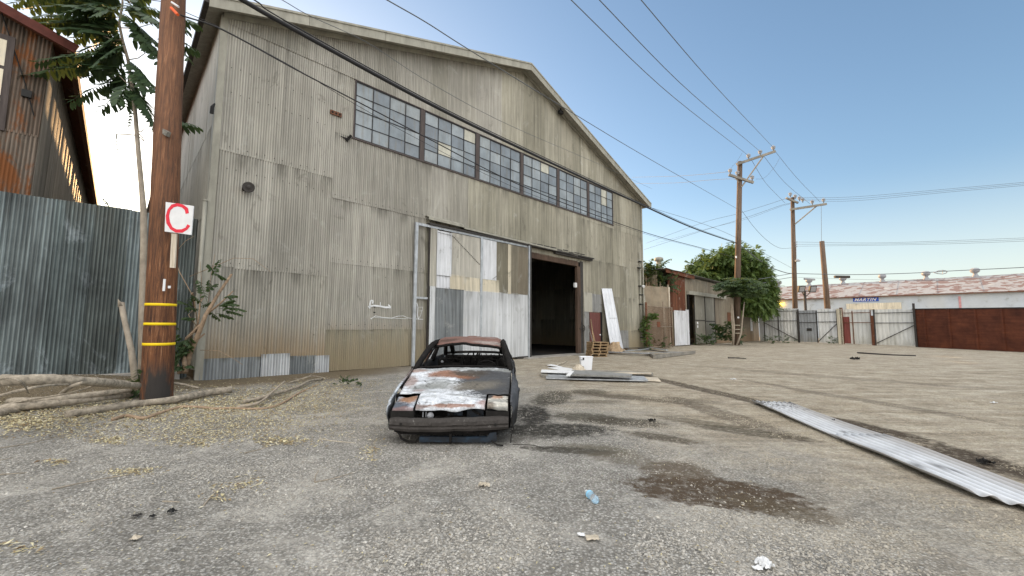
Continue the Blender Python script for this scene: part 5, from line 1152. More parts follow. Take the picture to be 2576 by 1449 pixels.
# ------------------------------------------------------------------ the burnt-out car
CO = Vector((-.80, 5.36, 0))
CAR = thing('burnt_car', 'burnt-out car wreck with ash-white and rust bonnet, no glass and no tyres, on the gravel', 'car', CO)
def L(x, y, z): return CO + Vector((x, y, z))
def burnmat(name, zones, base=((.40, .43, .47), (.70, .73, .77)), rough=.72, metal=.1, zd=None):
    t = T(name, rough + .1, metal * .4, .18); v = t.obj(); n = t.noise(v, 3.2, 8, .72, .6); n2 = t.noise(t.obj((1, 1, 1)), 9, 8, .75, 1.2); n3 = t.noise(v, 40, 4, .6)
    c = t.ramp(n2, [(.3, base[0]), (.6, base[1])]); 
    st = t.noise(t.obj((1.2, 7, 3)), 1.4, 6, .7, .8)
    c = t.mix(t.math('MULTIPLY', t.step(st, .46, .62), .7), c, (.19, .195, .19)); c = t.mix(t.math('MULTIPLY', t.step(n, .60, .70), .4), c, (.22, .16, .13))
    for (cx, cy, rx, ry, rot, col, k, soft) in zones:
        mk = t.blob(v, cx, cy, rx, ry, rot, soft, t.mix(.6, n, n2)); c = t.mix(t.math('MULTIPLY', mk, k), c, t.mix(n2, tuple(q * .45 for q in col), tuple(min(1, q * 1.5) for q in col)))
    spk = t.step(n2, .63, .68); c = t.mix(t.math('MULTIPLY', spk, .35), c, (.55, .54, .5))
    dk = t.step(t.noise(v, 7, 8, .8, 1.4), .55, .64); c = t.mix(t.math('MULTIPLY', dk, .75), c, (.06, .055, .052))
    c = t.mix(1., c, t.ramp(n3, [(.3, .82), (.7, 1.12)]), 'MULTIPLY')
    if zd: c = t.mix(t.math('MULTIPLY', t.step(t.math('ADD', t.xyz(v)[2], t.math('MULTIPLY', n, .25)), zd + .2, zd + .08), .95), c, (.02, .019, .018))
    t.set('Base Color', c); t.bump(n2, .25, .01); return t.m
RU = (.235, .105, .055); DKc = (.035, .036, .038); BR = (.10, .065, .045)
M['hood'] = burnmat('burnt_bonnet', [(.62, .95, .62, .62, .15, (.052, .054, .058), .96, .2), (-.15, 1.22, .40, .17, -.15, RU, .9, .25), (-.72, .98, .10, .22, .2, (.22, .13, .10), .7, .4), (-.70, 1.45, .14, .10, 0, RU, .7, .4), (.15, 1.3, .3, .17, 0, (.065, .055, .045), .9, .35),
    (.25, .78, .38, .16, .35, (.16, .145, .12), .85, .45), (-.5, .62, .09, .07, 0, (.24, .18, .17), .7, .5), (.02, .185, .32, .03, 0, RU, .8, .3), (-.45, .19, .14, .03, 0, (.20, .13, .11), .8, .4), (-.35, .8, .3, .12, .3, (.22, .23, .22), .8, .4), (.45, .24, .1, .07, 0, (.28, .13, .1), .6, .5), (.1, 1.5, 1.0, .06, 0, (.27, .28, .27), .7, .5)])
M['lampcover1'] = burnmat('burnt_lamp_cover_left', [(-.6, .38, .12, .1, .4, (.26, .13, .06), .9, .35), (-.7, .22, .14, .1, 0, (.05, .06, .08), .85, .4), (-.6, .15, .2, .05, 0, (.2, .12, .11), .7, .4)], ((.2, .22, .26), (.5, .54, .6)))
M['lampcover2'] = burnmat('burnt_lamp_cover_right', [(.6, .4, .08, .06, .4, (.34, .19, .12), .8, .4), (.5, .43, .05, .08, 0, (.04, .04, .045), .9, .35), (.52, .18, .06, .05, 0, (.1, .07, .05), .7, .5)], ((.33, .32, .28), (.62, .60, .54)))
M['carside'] = burnmat('burnt_panels', [(0, 2.9, 3., 1.85, 0, (.045, .043, .043), .97, .15), (.85, .85, .3, .85, 0, (.05, .053, .06), .95, .2), (-.85, 1.2, .3, .3, 0, (.2, .15, .13), .7, .4)], ((.34, .38, .43), (.62, .67, .72)), zd=.36)
M['carroof'] = burnmat('burnt_roof', [(0, 2.7, 2, 1., 0, (.165, .075, .052), .92, .1), (.4, 2.5, .3, .1, 0, (.34, .30, .28), .7, .4), (-.4, 2.6, .2, .12, 0, (.08, .05, .04), .8, .4), (.3, 2.9, .3, .08, 0, (.30, .25, .23), .6, .5)])
M['beam'] = burnmat('scorched_beam', [(0, 0, 4, 4, 0, (.042, .037, .034), .93, .1), (.70, 0, .03, .03, 0, (.25, .05, .05), .5, .4)], ((.12, .11, .1), (.2, .19, .18)), .6, .2)
t = T('sooty_metal', .9, 0, .12); n = t.noise(t.obj(), 8, 7, .75, .4); t.set('Base Color', t.ramp(n, [(.35, (.007, .007, .007)), (.62, (.020, .018, .017)), (.76, (.085, .075, .068))])); t.bump(n, .4, .01); M['sooty'] = t.m
t = T('scorched_blue', .55, .2, .5); n = t.noise(t.obj(), 7, 6, .7); t.set('Base Color', t.ramp(n, [(.38, (.008, .009, .011)), (.55, (.012, .022, .036)), (.74, (.022, .050, .085))])); M['blueburn'] = t.m

def hwr(y): return hw(y) + .035 * math.exp(-((y - .95) / .5) ** 2)
def hw(y):    # half width of the body along its length
    return .80 + .065 * min(1, max(0, y - .05) / .6) + .005 - .05 * max(0, (y - 3.2) / 1.1) ** 2 - .10 * max(0, (.22 - y) / .22) ** 2
def belt(y):
    if y < 1.6: t_ = y / 1.6; return .43 + .36 * t_ ** .75
    return .79 + .05 * min(1, (y - 1.6) / 1.5)
def low(y):
    z = .17
    for yc in (.93, 3.42):
        d = abs(y - yc)
        if d < .36: z = max(z, .26 + math.sqrt(.36 ** 2 - d * d) * .86)
    return z
ys_ = list(np.linspace(.16, 4.3, 64))
for sg in (-1, 1):
    m = MB(); ix = []
    for y in ys_:
        zb, zt_ = low(y), belt(y) - .015; row_ = []
        for j in range(9):
            v = j / 8; z = zb + (zt_ - zb) * v; w_ = (hwr(y) if sg > 0 else hw(y)) - .05 * ((z - .42) / .4) ** 2 - .035 * max(0, (v - .8) / .2) ** 2
            w_ += .030 * mnoise.noise((y * 2.3, z * 4, sg * 3.)) + .012 * mnoise.noise((y * 7, z * 9, sg)) + (.02 if zb > .3 and v < .12 else 0)
            row_.append(m.vert(L(sg * w_, y, z)))
        # shoulder to the bonnet gap
        inn = .775 + .035 * min(1, y / 1.5) if y < 1.62 else hw(y) - .09
        row_.append(m.vert(L(sg * (inn + .03), y, belt(y) + .012))); row_.append(m.vert(L(sg * (inn + .006), y, belt(y) + .008 if y < 1.6 else belt(y) + .0)))
        ix.append(row_)
    for a, b in zip(ix[:-1], ix[1:]):
        for j in range(10): m.face(a[j], b[j], b[j + 1], a[j + 1]) if sg < 0 else m.face(a[j], a[j + 1], b[j + 1], b[j])
    m.build('side_panel', M['carside'], CAR, smooth=True, solid=.012)
    m = MB()       # door gaps and rocker
    for y in (1.72, 2.98): m.tube([L(sg * (hw(y) + .0 - .05 * ((z - .42) / .4) ** 2), y + .04 * (z - .5), z) for z in (.2, .4, .6, .78)], .009, 4)
    m.build('door_gap', M['charcoal'], CAR); 
    m = MB(); m.tube([L(sg * (hw(1.55) - .03), 1.5, .74), L(sg * (hw(1.6) - .02), 1.62, .80)], [.02, .02], 6); m.build('mirror_stub', M['sooty'], CAR, smooth=True)
def hoodz(x, y): 
    t_ = (y - .12) / 1.46; z = .405 + .375 * t_ ** .8 + .030 * (1 - (x / .8) ** 2)
    z -= .020 * math.exp(-((y - .72) / .07) ** 2) * (1 if abs(x) < .7 else .4); z += .022 * mnoise.noise((x * 3.1, y * 3.3, 2.)) + .009 * mnoise.noise((x * 9, y * 9, 1)); return z
m = MB()
def hf(a, b):
    x = (a * 2 - 1); y0_ = .165 + .03 * math.cos(x * 2.6) * -1 + .018 * mnoise.noise((x * 4, 0, 9)); y = y0_ + (1.57 - y0_) * b
    xx = x * (.755 + .045 * b); z = hoodz(xx, y)
    if b < .02: z -= .045
    elif b < .05: z -= .012
    return L(xx, y, z)
def hs_(a, b):
    x = abs(a * 2 - 1); return x > .60 and .0 <= b < .245
m.grid(61, 50, hf, skip=hs_); m.build('bonnet', M['hood'], CAR, smooth=True, solid=.008)
for sg, mt, dz_, tl in ((-1, 'lampcover1', -.012, .03), (1, 'lampcover2', .006, -.012)):
    m = MB()
    def cf(a, b):
        x = sg * (.485 + .27 * a); y = .15 + .30 * b; return L(x, y, hoodz(x, y) + dz_ - (.05 if b < .06 else 0) - tl * (1 - b) * (.5 + .5 * (1 - a)) + .006 * mnoise.noise((x * 12, y * 12, 4)))
    m.grid(16, 16, cf); m.build('headlight_cover', M[mt], CAR, smooth=True, solid=.012)
    m = MB(); m.box(L(sg * .62, .27, .34), .30, .26, .10); m.build('headlight_bucket', M['charcoal'], CAR)
# bumper beam, slightly bowed, with end bevels and folds
m = MB(); prof = [(.04, .155), (-.005, .165), (-.022, .20), (-.012, .225), (-.025, .245), (-.02, .285), (.0, .318), (.06, .322)]; rows_ = []
for k in range(41):
    x = -.765 + 1.53 * k / 40; bow = .085 * (abs(x) / .765) ** 2.4; en = 1 - .10 * max(0, (abs(x) - .69) / .075); dn_ = .014 * mnoise.noise((x * 5, 0, 0)) + .006 * mnoise.noise((x * 17, 0, 4)); step_ = .008 if abs(x) < .50 else 0
    rows_.append([m.vert(L(x, bow + a * 1.2 - step_ + dn_ * (1 + j % 2), .235 + (b - .235) * en + .008 * math.sin(x * 3) + (x + .765) * .006)) for j, (a, b) in enumerate(prof)])
for a, b in zip(rows_[:-1], rows_[1:]):
    for j in range(len(prof) - 1): m.face(a[j], a[j + 1], b[j + 1], b[j])
m.face(*rows_[0]); m.face(*rows_[-1][::-1]); bmp = m.build('bumper', M['beam'], CAR, smooth=False)
for x in (-.60, .60):
    m = MB(); m.lathe(L(x, .085 * (abs(x) / .765) ** 2.4 - .034, .252), [(.017, 0), (.017, .006)], 12, Vector((0, -1, 0))); m.build('bolt_hole', M['charcoal'], bmp)
for x in (-.22, .22):
    m = MB(); m.lathe(L(x, -.034, .262), [(.022, 0), (.018, .01), (.006, .014)], 10, Vector((0, -1, .2)).normalized()); m.build('bolt', M['beam'], bmp)
m = MB()
for xa, xb in ((-.37, .02), (.04, .56)):
    n_ = 8
    for k in range(n_):
        a, b = xa + (xb - xa) * k / n_, xa + (xb - xa) * (k + 1) / n_; dz_ = .006 * mnoise.noise((a * 7, 3, 0))
        m.hexa([L(a, .06, .02 + dz_), L(b, .06, .02 + dz_), L(b, .09, .02 + dz_), L(a, .09, .02 + dz_), L(a, .055, .085), L(b, .055, .085), L(b, .1, .09), L(a, .1, .09)])
m.poly([L(.45, .055, .03), L(.62, .055, .04), L(.61, .055, .15), L(.53, .055, .14)])
m.build('lower_crossmember', M['blueburn'], CAR)
m = MB(); m.box(L(.03, .045, .07), .03, .03, .12); m.box(L(0, .16, .12), 1.25, .05, .05); m.box(L(-.1, .10, .137), .8, .04, .022)
for _ in range(26): x = rng.uniform(-.62, .62); m.tube([L(x, .12 + rng.random() * .2, .05 + rng.random() * .1), L(x + rng.uniform(-.12, .12), .14, .12), L(x + rng.uniform(-.2, .2), .2, .1 + rng.random() * .15)], .008, 5)
m.build('subframe', M['sooty'], CAR)
m = MB(); m.tube([L(-.66, .1, .15), L(-.60, .07, .06), L(-.54, .1, .02), L(-.42, .09, .015), L(-.38, .1, .06)], .014, 6); m.tube([L(-.70, .1, .16), L(-.63, .12, .12), L(-.58, .1, .13)], .02, 6); m.build('hanging_hose', M['sooty'], CAR)
m = MB(); m.tube([L(.80, .12, .32), L(.83, .08, .2), L(.80, .06, .1), L(.795, .05, .015)], .007, 5); m.tube([L(.55, .03, .05), L(.62, .0, .012), L(.7, -.03, .01)], .012, 5); m.build('hanging_wire', M['charcoal'], CAR)
# engine bay, floor, firewall
m = MB(); m.box(L(0, .9, .20), 1.45, 1.3, .06); m.box(L(0, 2.9, .18), 1.5, 2.5, .05); m.box(L(0, 1.55, .46), 1.45, .06, .52); m.box(L(-.775, 1.0, .40), .03, 1.1, .3); m.box(L(.775, 1.0, .40), .03, 1.1, .3); m.build('floor_pan', M['sooty'], CAR)
m = MB(); m.box(L(0, .95, .40), .5, .6, .3); m.box(L(-.05, .42, .28), .9, .05, .22); m.lathe(L(-.28, .26, .36), [(.02, -.04), (.045, -.02), (.05, .02), (.02, .05)], 10, Vector((.4, -1, 0)).normalized())
for _ in range(34): x = rng.uniform(-.6, .6); p = L(x, rng.uniform(.22, .5), rng.uniform(.26, .38)); m.tube([p, p + Vector((rng.uniform(-.1, .1), rng.uniform(-.06, .06), rng.uniform(-.05, .05))), p + Vector((rng.uniform(-.2, .2), 0, rng.uniform(-.08, .06)))], rng.uniform(.005, .016), 5)
m.build('engine', M['sooty'], CAR)
m = MB(); m.tube([L(-.36, .2, .30), L(-.36, .2, .37)], .008, 5); m.tube([L(-.32, .2, .30), L(-.32, .2, .37)], .008, 5); m.lathe(L(-.26, .19, .325), [(.015, -.01), (.045, 0), (.042, .03), (.015, .05)], 10, Vector((.3, -1, .1)).normalized()); m.build('horn', M['insul'], CAR)
m = MB(); m.box(L(.32, .3, .35), .22, .03, .13); m.box(L(.05, .3, .33), .2, .02, .05); m.build('radiator_support', M['blueburn'], CAR)
# wheels: burnt rims, tyres gone
for sx in (-1, 1):
    for yc in (.93, 3.42):
        m = MB(); ax = Vector((sx, 0, 0)); c_ = L(sx * .70, yc, .235); m.lathe(c_, [(.17, -.1), (.225, -.09), (.235, -.08), (.20, -.05), (.20, .05), (.235, .085), (.225, .095), (.19, .08), (.17, .03), (.07, .02), (.06, .05), (.02, .055)], 24, ax)
        wl = m.build('wheel', M['sooty'], CAR, smooth=True)
        m = MB(); m.lathe(c_ - ax * .12, [(.14, 0), (.14, .03)], 18, ax); m.build('brake_disc', M['rust_steel'], wl)
        m = MB()   # strands left of the tyre
        for k in range(5): m.tube([c_ + Vector((sx * (-.06 + .03 * k), math.cos(a) * (.235 + .004 * k), math.sin(a) * (.235))) for a in np.linspace(math.pi * .95, math.pi * 2.05, 10)], .008, 4)
        m.build('tyre_wire', M['charcoal'], wl)
# roof and pillars
def rf(a, b):
    x = a * 2 - 1; y = 2.36 + .95 * b; w_ = .625 - .03 * b - .05 * (1 - b) * 0; z = 1.155 + .095 * math.sin(min(1, b * 1.25) * math.pi / 2) + .028 * (1 - x * x) - .02 * max(0, b - .8) * 5 * .5
    sag = .045 * math.exp(-(b / .28) ** 2) * (math.cos(x * 3.0 + .5) * -.45 + .28 + .4 * mnoise.noise((x * 2.5, 0, 3))); z -= sag - .018 * mnoise.noise((x * 3, y * 3, 8)) - .006 * mnoise.noise((x * 9, y * 9, 2))
    if abs(x) > .93: z -= .02
    return L(x * w_ - .02, y + .03 * math.sin(x * 4) * (1 - b), z)
m = MB(); m.grid(33, 20, rf); m.build('roof', M['carroof'], CAR, smooth=True, solid=.014)
m = MB(); P_ = [rf(a, 0) + Vector((0, .01, -.018 - .012 * abs(math.sin(a * 7)))) for a in np.linspace(0, 1, 20)]; m.tube(P_, .028, 6); m.build('header_rail', M['sooty'], CAR, smooth=True)
for sg in (-1, 1):
    def pil(name, pts, r, sq=None, mt='sooty'):
        m = MB(); m.tube([L(sg * x, y, z) for x, y, z in pts], r, 8); return m.build(name, M[mt], CAR, smooth=True)
    pil('pillar', [(.795, 1.52, .76), (.77, 1.66, .84), (.715, 1.98, 1.01), (.655, 2.33, 1.155), (.62, 2.5, 1.195)], [.036, .05, .05, .048, .04])
    pil('roof_rail', [(.625, 2.34, 1.15), (.635, 2.7, 1.20), (.63, 3.1, 1.205), (.61, 3.38, 1.19), (.64, 3.75, 1.06), (.70, 4.12, .87)], [.034, .03, .03, .034, .04, .045])
    pil('pillar', [(.64, 3.02, 1.2), (.72, 3.0, .98), (.79, 2.98, .8)], [.035, .04, .05])
    pil('window_channel', [(.70, 1.78, .82), (.665, 2.0, .93), (.62, 2.36, 1.11)], [.018, .016, .014])
    pil('window_channel', [(.74, 1.95, .80), (.69, 2.1, .95), (.66, 2.3, 1.07)], [.012, .012, .01], mt='rust_steel')
    pil('strut_tower', [(.62, 3.3, .55), (.6, 3.32, .78), (.56, 3.35, .80)], [.12, .11, .06])
# tail: hatch frame and crossbars
m = MB(); m.tube([L(-.70, 4.06, .885), L(-.4, 4.12, .905), L(0, 4.14, .91), L(.4, 4.12, .905), L(.70, 4.06, .885)], .028, 8); m.build('hatch_sill', M['sooty'], CAR, smooth=True)
m = MB(); m.tube([L(-.6, 3.36, 1.17), L(0, 3.36, 1.205), L(.6, 3.36, 1.17)], .02, 6); m.tube([L(-.47, 3.4, 1.16), L(-.50, 3.7, 1.05), L(-.52, 4.08, .9)], .05, 7); m.tube([L(.50, 3.4, 1.16), L(.56, 3.7, 1.05), L(.58, 4.08, .9)], .05, 7); m.build('hatch_frame', M['sooty'], CAR, smooth=True)
m = MB(); m.grid(20, 6, lambda a, b: L(-.72 + 1.44 * a, 4.18 + .10 * math.sin(b * 3), .25 + .56 * b), None); m.box(L(0, 4.08, .82), 1.34, .05, .045); m.box(L(-.05, 4.1, .72), .08, .05, .2); m.box(L(.28, 4.1, .74), .2, .05, .18); m.box(L(-.6, 4.1, .72), .2, .05, .26); m.box(L(.62, 4.1, .7), .16, .05, .2); m.build('tail_panel', M['sooty'], CAR)
# seats, dash, wheel
for sx in (-1, 1):
    m = MB(); cx = sx * .34; Yb = 2.62
    m.tube([L(cx - .21, Yb, .34), L(cx - .22, Yb + .10, .6), L(cx - .17, Yb + .17, .84), L(cx, Yb + .18, .87), L(cx + .17, Yb + .17, .84), L(cx + .22, Yb + .10, .6), L(cx + .21, Yb, .34)], .015, 6)
    for k in range(7): z = .42 + .06 * k; m.tube([L(cx - .21, Yb + .02 + .03 * k, z), L(cx - .07, Yb + .01 + .03 * k, z + .02), L(cx + .08, Yb + .03 + .03 * k, z - .01), L(cx + .21, Yb + .02 + .03 * k, z)], .006, 4)
    m.box(L(cx, Yb + .12, .70), .30, .012, .16); m.box(L(cx - .05, Yb + .08, .55), .12, .012, .12)
    m.tube([L(cx - .2, Yb - .45, .33), L(cx - .2, Yb, .33), L(cx + .2, Yb, .33), L(cx + .2, Yb - .45, .33), L(cx - .2, Yb - .45, .33)], .018, 6); m.box(L(cx, Yb - .22, .31), .38, .42, .02)
    for q in (-.07, .07): m.tube([L(cx + q, Yb + .17, .86), L(cx + q, Yb + .18, .93)], .007, 5)
    m.build('seat_frame', M['sooty'], CAR)
m = MB(); m.tube([L(-.74, 1.78, .64), L(.0, 1.8, .68), L(.74, 1.78, .64)], .03, 8); m.box(L(0, 1.78, .5), .28, .2, .34)
for _ in range(30): x = rng.uniform(-.68, .68); p = L(x, rng.uniform(1.65, 1.95), rng.uniform(.55, .76)); m.tube([p, p + Vector((rng.uniform(-.12, .12), rng.uniform(-.1, .1), rng.uniform(-.06, .08))), p + Vector((rng.uniform(-.2, .2), rng.uniform(-.1, .1), rng.uniform(-.1, .03)))], rng.uniform(.005, .012), 4)
m.build('dashboard_frame', M['sooty'], CAR)
m = MB()
for _ in range(22):
    x = rng.uniform(-.6, .55); p = L(x, rng.uniform(3.9, 4.1), rng.uniform(.84, .9)); m.tube([p, p + Vector((rng.uniform(-.05, .05), 0, -.08)), p + Vector((rng.uniform(-.09, .09), rng.uniform(-.05, .05), -rng.uniform(.12, .24)))], rng.uniform(.006, .02), 5)
m.build('charred_trim', M['sooty'], CAR)
m = MB(); c_ = L(.36, 2.05, .74); n_ = Vector((0, .85, .5)).normalized(); xa = Vector((1, 0, 0)); ya = n_.cross(xa); m.tube([c_ + (xa * math.cos(a) + ya * math.sin(a)) * .18 for a in np.linspace(0, 6.28, 25)], .010, 5); m.tube([c_, L(.36, 1.8, .6)], .02, 6); m.beam(c_ - xa * .17, c_ + xa * .17, .02); m.build('steering_wheel', M['sooty'], CAR)
m = MB()
for (x, y, z, sx_, sz_) in ((0, 3.34, .66, 1.3, .14), (-.12, 3.3, .78, .1, .16), (.0, 3.3, .74, .08, .2), (.12, 3.35, .8, .12, .1), (.3, 3.3, .72, .15, .1), (-.25, 3.3, .7, .09, .12), (.45, 3.4, .68, .14, .14)): m.box(L(x, y, z), sx_, .03, sz_)
m.box(L(0, 3.3, .45), 1.4, .05, .35); m.build('rear_bulkhead', M['sooty'], CAR)
m = MB(); m.lathe(L(-.52, 2.6, .80), [(.02, 0), (.03, .02), (.01, .04)], 8); m.lathe(L(.52, 2.2, .72), [(.015, -.01), (.05, 0), (.05, .012), (.01, .02)], 10, Vector((.3, -.8, .5)).normalized()); m.build('melted_lump', M['insul'], CAR)
m = MB(); m.tube([L(-.78, 1.60, .80), L(-.3, 1.62, .825), L(.3, 1.62, .825), L(.78, 1.60, .80)], .018, 6); m.build('cowl', M['sooty'], CAR, smooth=True)

# ------------------------------------------------------------------ things leaning or lying by the door
def gl(px, z=0.): return G(px[0], px[1], z)
# pallets
p0_ = G(*c6(370, 1345)); PX = (Vector((.98, .15, 0))).normalized(); PY_ = Vector((-PX.y, PX.x, 0))
def make_pallet(c):
    th = thing('pallet', 'pallet', 'pallet', c)
    for k, (oz, th_) in enumerate(((.011, .022), (.129, .022))):
        for i in range(6 if k else 3):
            m = MB(); y = -.38 + .76 * i / (5 if k else 2); m.box(c + PY_ * y + Vector((0, 0, oz)), .86, .1, .02, PX, PY_); m.build('deck_board', M['pallet'], th)
    for i in range(3): m = MB(); m.box(c + PX * (-.39 + .39 * i) + Vector((0, 0, .07)), .05, .86, .094, PX, PY_); m.build('stringer', M['pallet'], th)
    return th
pb_ = make_pallet(p0_ + Vector((0, .25, .0)))
for k in range(5):
    o = pb_ if k == 0 else copy_tree(pb_)
    o.location = p0_ + Vector((rng.uniform(-.05, .05), .25, .145 * k)); o.rotation_euler = (0, 0, rng.uniform(-.05, .05)); o['group'] = 'stacked pallets by the warehouse door'
    o['label'] = ['bottom pallet of the small wooden stack beside the maroon door', 'second pallet from the bottom of the stack beside the maroon door', 'middle pallet of the five stacked beside the maroon door', 'second pallet from the top of the stack beside the maroon door', 'topmost wooden pallet of the stack beside the maroon door'][k]
for (a, b, r_, lb) in ((c6(283, 1085), c6(212, 820), .022, 'dark-tipped stick leaning left on the maroon door above the pallets'), (c6(300, 1085), c6(252, 715), .028, 'pale wooden handle leaning on the maroon door, taller one'), (c6(322, 1085), c6(262, 830), .024, 'thin pale stick crossing behind the taller handle above the pallets')):
    Y_ = p0_.y + .3; u_ = D(*a, Y_); v_ = onwall(*b, .14); m = MB(); m.tube([u_, u_.lerp(v_, .5), v_], r_, 7); tag(m.build('broom_handle', M['pallet'] if r_ > .022 else M['greywood'], None, u_, smooth=True), lb, 'stick')
# white sheet leaning on the wall
wp_b1, wp_b2 = W(19.0, .0, .62), W(20.42, .0, .55); tp1, tp2 = onwall(*c6(436, 188), .08), onwall(*c6(608, 192), .08)
m = MB(); wn = (tp1 - wp_b1).cross(wp_b2 - wp_b1).normalized() * -1
if wn.y > 0: wn = -wn
def wf(a, b):
    p = (wp_b1.lerp(wp_b2, a)).lerp(tp1.lerp(tp2, a), b); return p + wn * (.022 * abs(math.sin(a * math.pi * 3)) ** 3)
m.grid(49, 12, wf); tag(m.build('metal_sheet', M['white_sheet'], None, wp_b1, smooth=True, solid=.006), 'tall white ribbed metal sheet leaning on the warehouse wall right of the maroon door', 'metal sheet')
m = MB(); a = wf(.25, .53) + wn * .012; b = wf(.95, .53) + wn * .012; m.beam(a, b, .03, .012); tag(m.build('strap', M['steel_dark'], bpy.data.objects['metal_sheet']), None)
# cardboard heap
cb = G(*c6(670, 1285)); m = MB(); rs = random.Random(3)
def cbf(a, b):
    an = a * 6.283; ph_ = b * math.pi / 2; r_ = .34 * math.cos(ph_) ** .6 + .02; n_ = .12 * mnoise.noise((math.cos(an) * 2, math.sin(an) * 2, b * 3)); return cb + Vector((math.cos(an) * (r_ + n_) * 1.05, math.sin(an) * (r_ + n_) * .8, .60 * math.sin(ph_) * (1 + n_)))
m.grid(18, 8, cbf); tag(m.build('cardboard_heap', plain('torn_cardboard', (.42, .31, .20), .9, 0, .35, 4), None, cb), 'crumpled brown cardboard bundle at the foot of the leaning white sheet', 'cardboard')
m = MB()
for k in range(9): c_ = G(*c6(760 + rng.uniform(-40, 70), 1270 + rng.uniform(-12, 12))); an = rng.uniform(0, 3); X_ = Vector((math.cos(an), math.sin(an), rng.uniform(-.3, .3))).normalized(); m.box(c_ + Vector((0, 0, .09)), .35, .15, .02, X_, X_.cross(Vector((0, 0, 1))).normalized()) if k == 0 else m.poly([c_ + Vector((rng.uniform(-.2, .2), rng.uniform(-.2, .2), rng.uniform(.01, .2))) for _ in range(4)])
tag(m.build('cardboard_scrap', bpy.data.materials['torn_cardboard'], None, G(*c6(760, 1280)), solid=.006), 'flattened cardboard scraps right of the crumpled bundle', 'cardboard')
# frames and slats lying in a pile
def bar(name, pa, pb, w_, h_, mat, label, cat, z0=.02, z1=None, group=None):
    a, b = G(*pa), G(*pb); a.z = z0 + h_ / 2; b.z = (z1 if z1 is not None else z0) + h_ / 2; m = MB(); m.beam(a, b, w_, h_); tag(m.build(name, M[mat], None, a, bevel=.004), label, cat, group); return a, b
gp = 'metal frames and slats lying by the warehouse corner'
bar('scrap_bar', c6(500, 1312), c6(1270, 1348), .09, .05, 'steel', 'long bright-edged slat at the front of the flat pile by the warehouse corner', 'slat', .12, .14, gp)
bar('scrap_bar', c6(480, 1290), c6(1300, 1330), .5, .03, 'steel_dark', 'wide dark flat slat under the bright-edged one in the flat pile', 'slat', .06, .06, gp)
bar('old_timber', c6(1335, 1382), c6(2010, 1300), .12, .16, 'greywood', 'thick weathered timber jutting right from the flat pile by the corner', 'timber', .0, .02, gp)
bar('old_timber', c6(1335, 1382), c6(1260, 1330), .12, .16, 'greywood', 'short weathered timber closing the end of the flat pile', 'timber', .0, .02, gp)
bar('scrap_bar', c6(1245, 1240), c6(1550, 1280), .14, .05, 'steel', 'short pale slat lying at the back of the flat pile near the wire gate', 'slat', .16, .12, gp)
bar('scrap_bar', c6(830, 1250), c6(1250, 1238), .06, .05, 'steel_dark', 'black bar along the back edge of the flat pile', 'slat', .14, .15, gp)
bar('scrap_bar', c6(820, 1290), c6(1240, 1262), .08, .04, 'steel', 'pale diagonal slat in the middle of the flat pile', 'slat', .1, .15, gp)
bar('scrap_bar', c6(900, 1262), c6(1100, 1290), .12, .03, 'grey_tin', 'grey twisted strip near the left end of the flat pile', 'slat', .12, .12, gp)
bar('scrap_bar', c6(1060, 1250), c6(1560, 1296), .1, .04, 'steel_dark', 'dark slat crossing the flat pile towards the wire gate', 'slat', .13, .06, gp)
bar('scrap_bar', c6(1200, 1318), c6(1900, 1290), .3, .02, 'grey_tin', 'thin grey sheet strip lying along the thick timber', 'slat', .1, .06, gp)
bar('scrap_bar', c6(1500, 1275), c6(1990, 1285), .1, .03, 'grey_tin', 'thin light strip lying flat beyond the thick timber', 'slat', .03, .03, gp)
# panels lying in front of the doorway
def r4(x, y): return (1480 + x / 4.954) * .8944, (980 + y / 4.954) * .8944
def slab(pxs, z, h_, mat, label, name='panel', cat='panel', group='scrap panels on the ground in front of the doorway'):
    P_ = [G(x, y, z) for x, y in pxs]; m = MB(); m.prism(P_, (0, 0, h_)); tag(m.build(name, M[mat], None, P_[0]), label, cat, group)
slab([r4(275, 425), r4(1700, 460), r4(1640, 400), r4(275, 350)], .03, .03, 'steel', 'widest pale panel at the bottom front of the scrap pile', 'panel')
slab([r4(205, 400), r4(300, 405), r4(300, 350), r4(205, 350)], .012, .06, 'greywood', 'short grey wooden block under the left end of the scrap pile', 'board', 'board')
slab([r4(205, 335), r4(640, 350), r4(650, 318), r4(215, 305)], .11, .025, 'white_paint', 'pale narrow panel on top of the left end of the scrap pile')
slab([r4(555, 383), r4(1460, 408), r4(1480, 378), r4(650, 322)], .13, .05, 'grey_tin', 'long dark grey channel panel with white ends on top of the scrap pile')
slab([r4(555, 385), r4(610, 388), r4(665, 322), r4(610, 318)], .185, .012, 'white_paint', 'small white end plate on the grey channel panel')
slab([r4(300, 270), r4(480, 310), r4(760, 300), r4(500, 265)], .05, .015, 'white_paint', 'ragged white board with pointed end behind the scrap pile')
slab([r4(290, 238), r4(480, 268), r4(505, 262), r4(355, 225)], .04, .02, 'white_paint', 'narrow pointed white strip, farthest back left of the bucket')
slab([r4(1480, 445), r4(1880, 465), r4(1830, 412), r4(1480, 385)], .02, .015, 'newwood', 'pale beige board at the right end of the scrap pile', 'board', 'board')
slab([r4(700, 330), r4(1760, 385), r4(1770, 360), r4(1500, 342), r4(900, 322)], .03, .05, 'greywood', 'weathered grey plank behind the grey channel panel', 'plank', 'plank')
slab([r4(1100, 350), r4(1740, 362), r4(1750, 345), r4(1300, 338)], .085, .02, 'newwood', 'thin pale lath lying on the weathered grey plank', 'plank', 'plank')
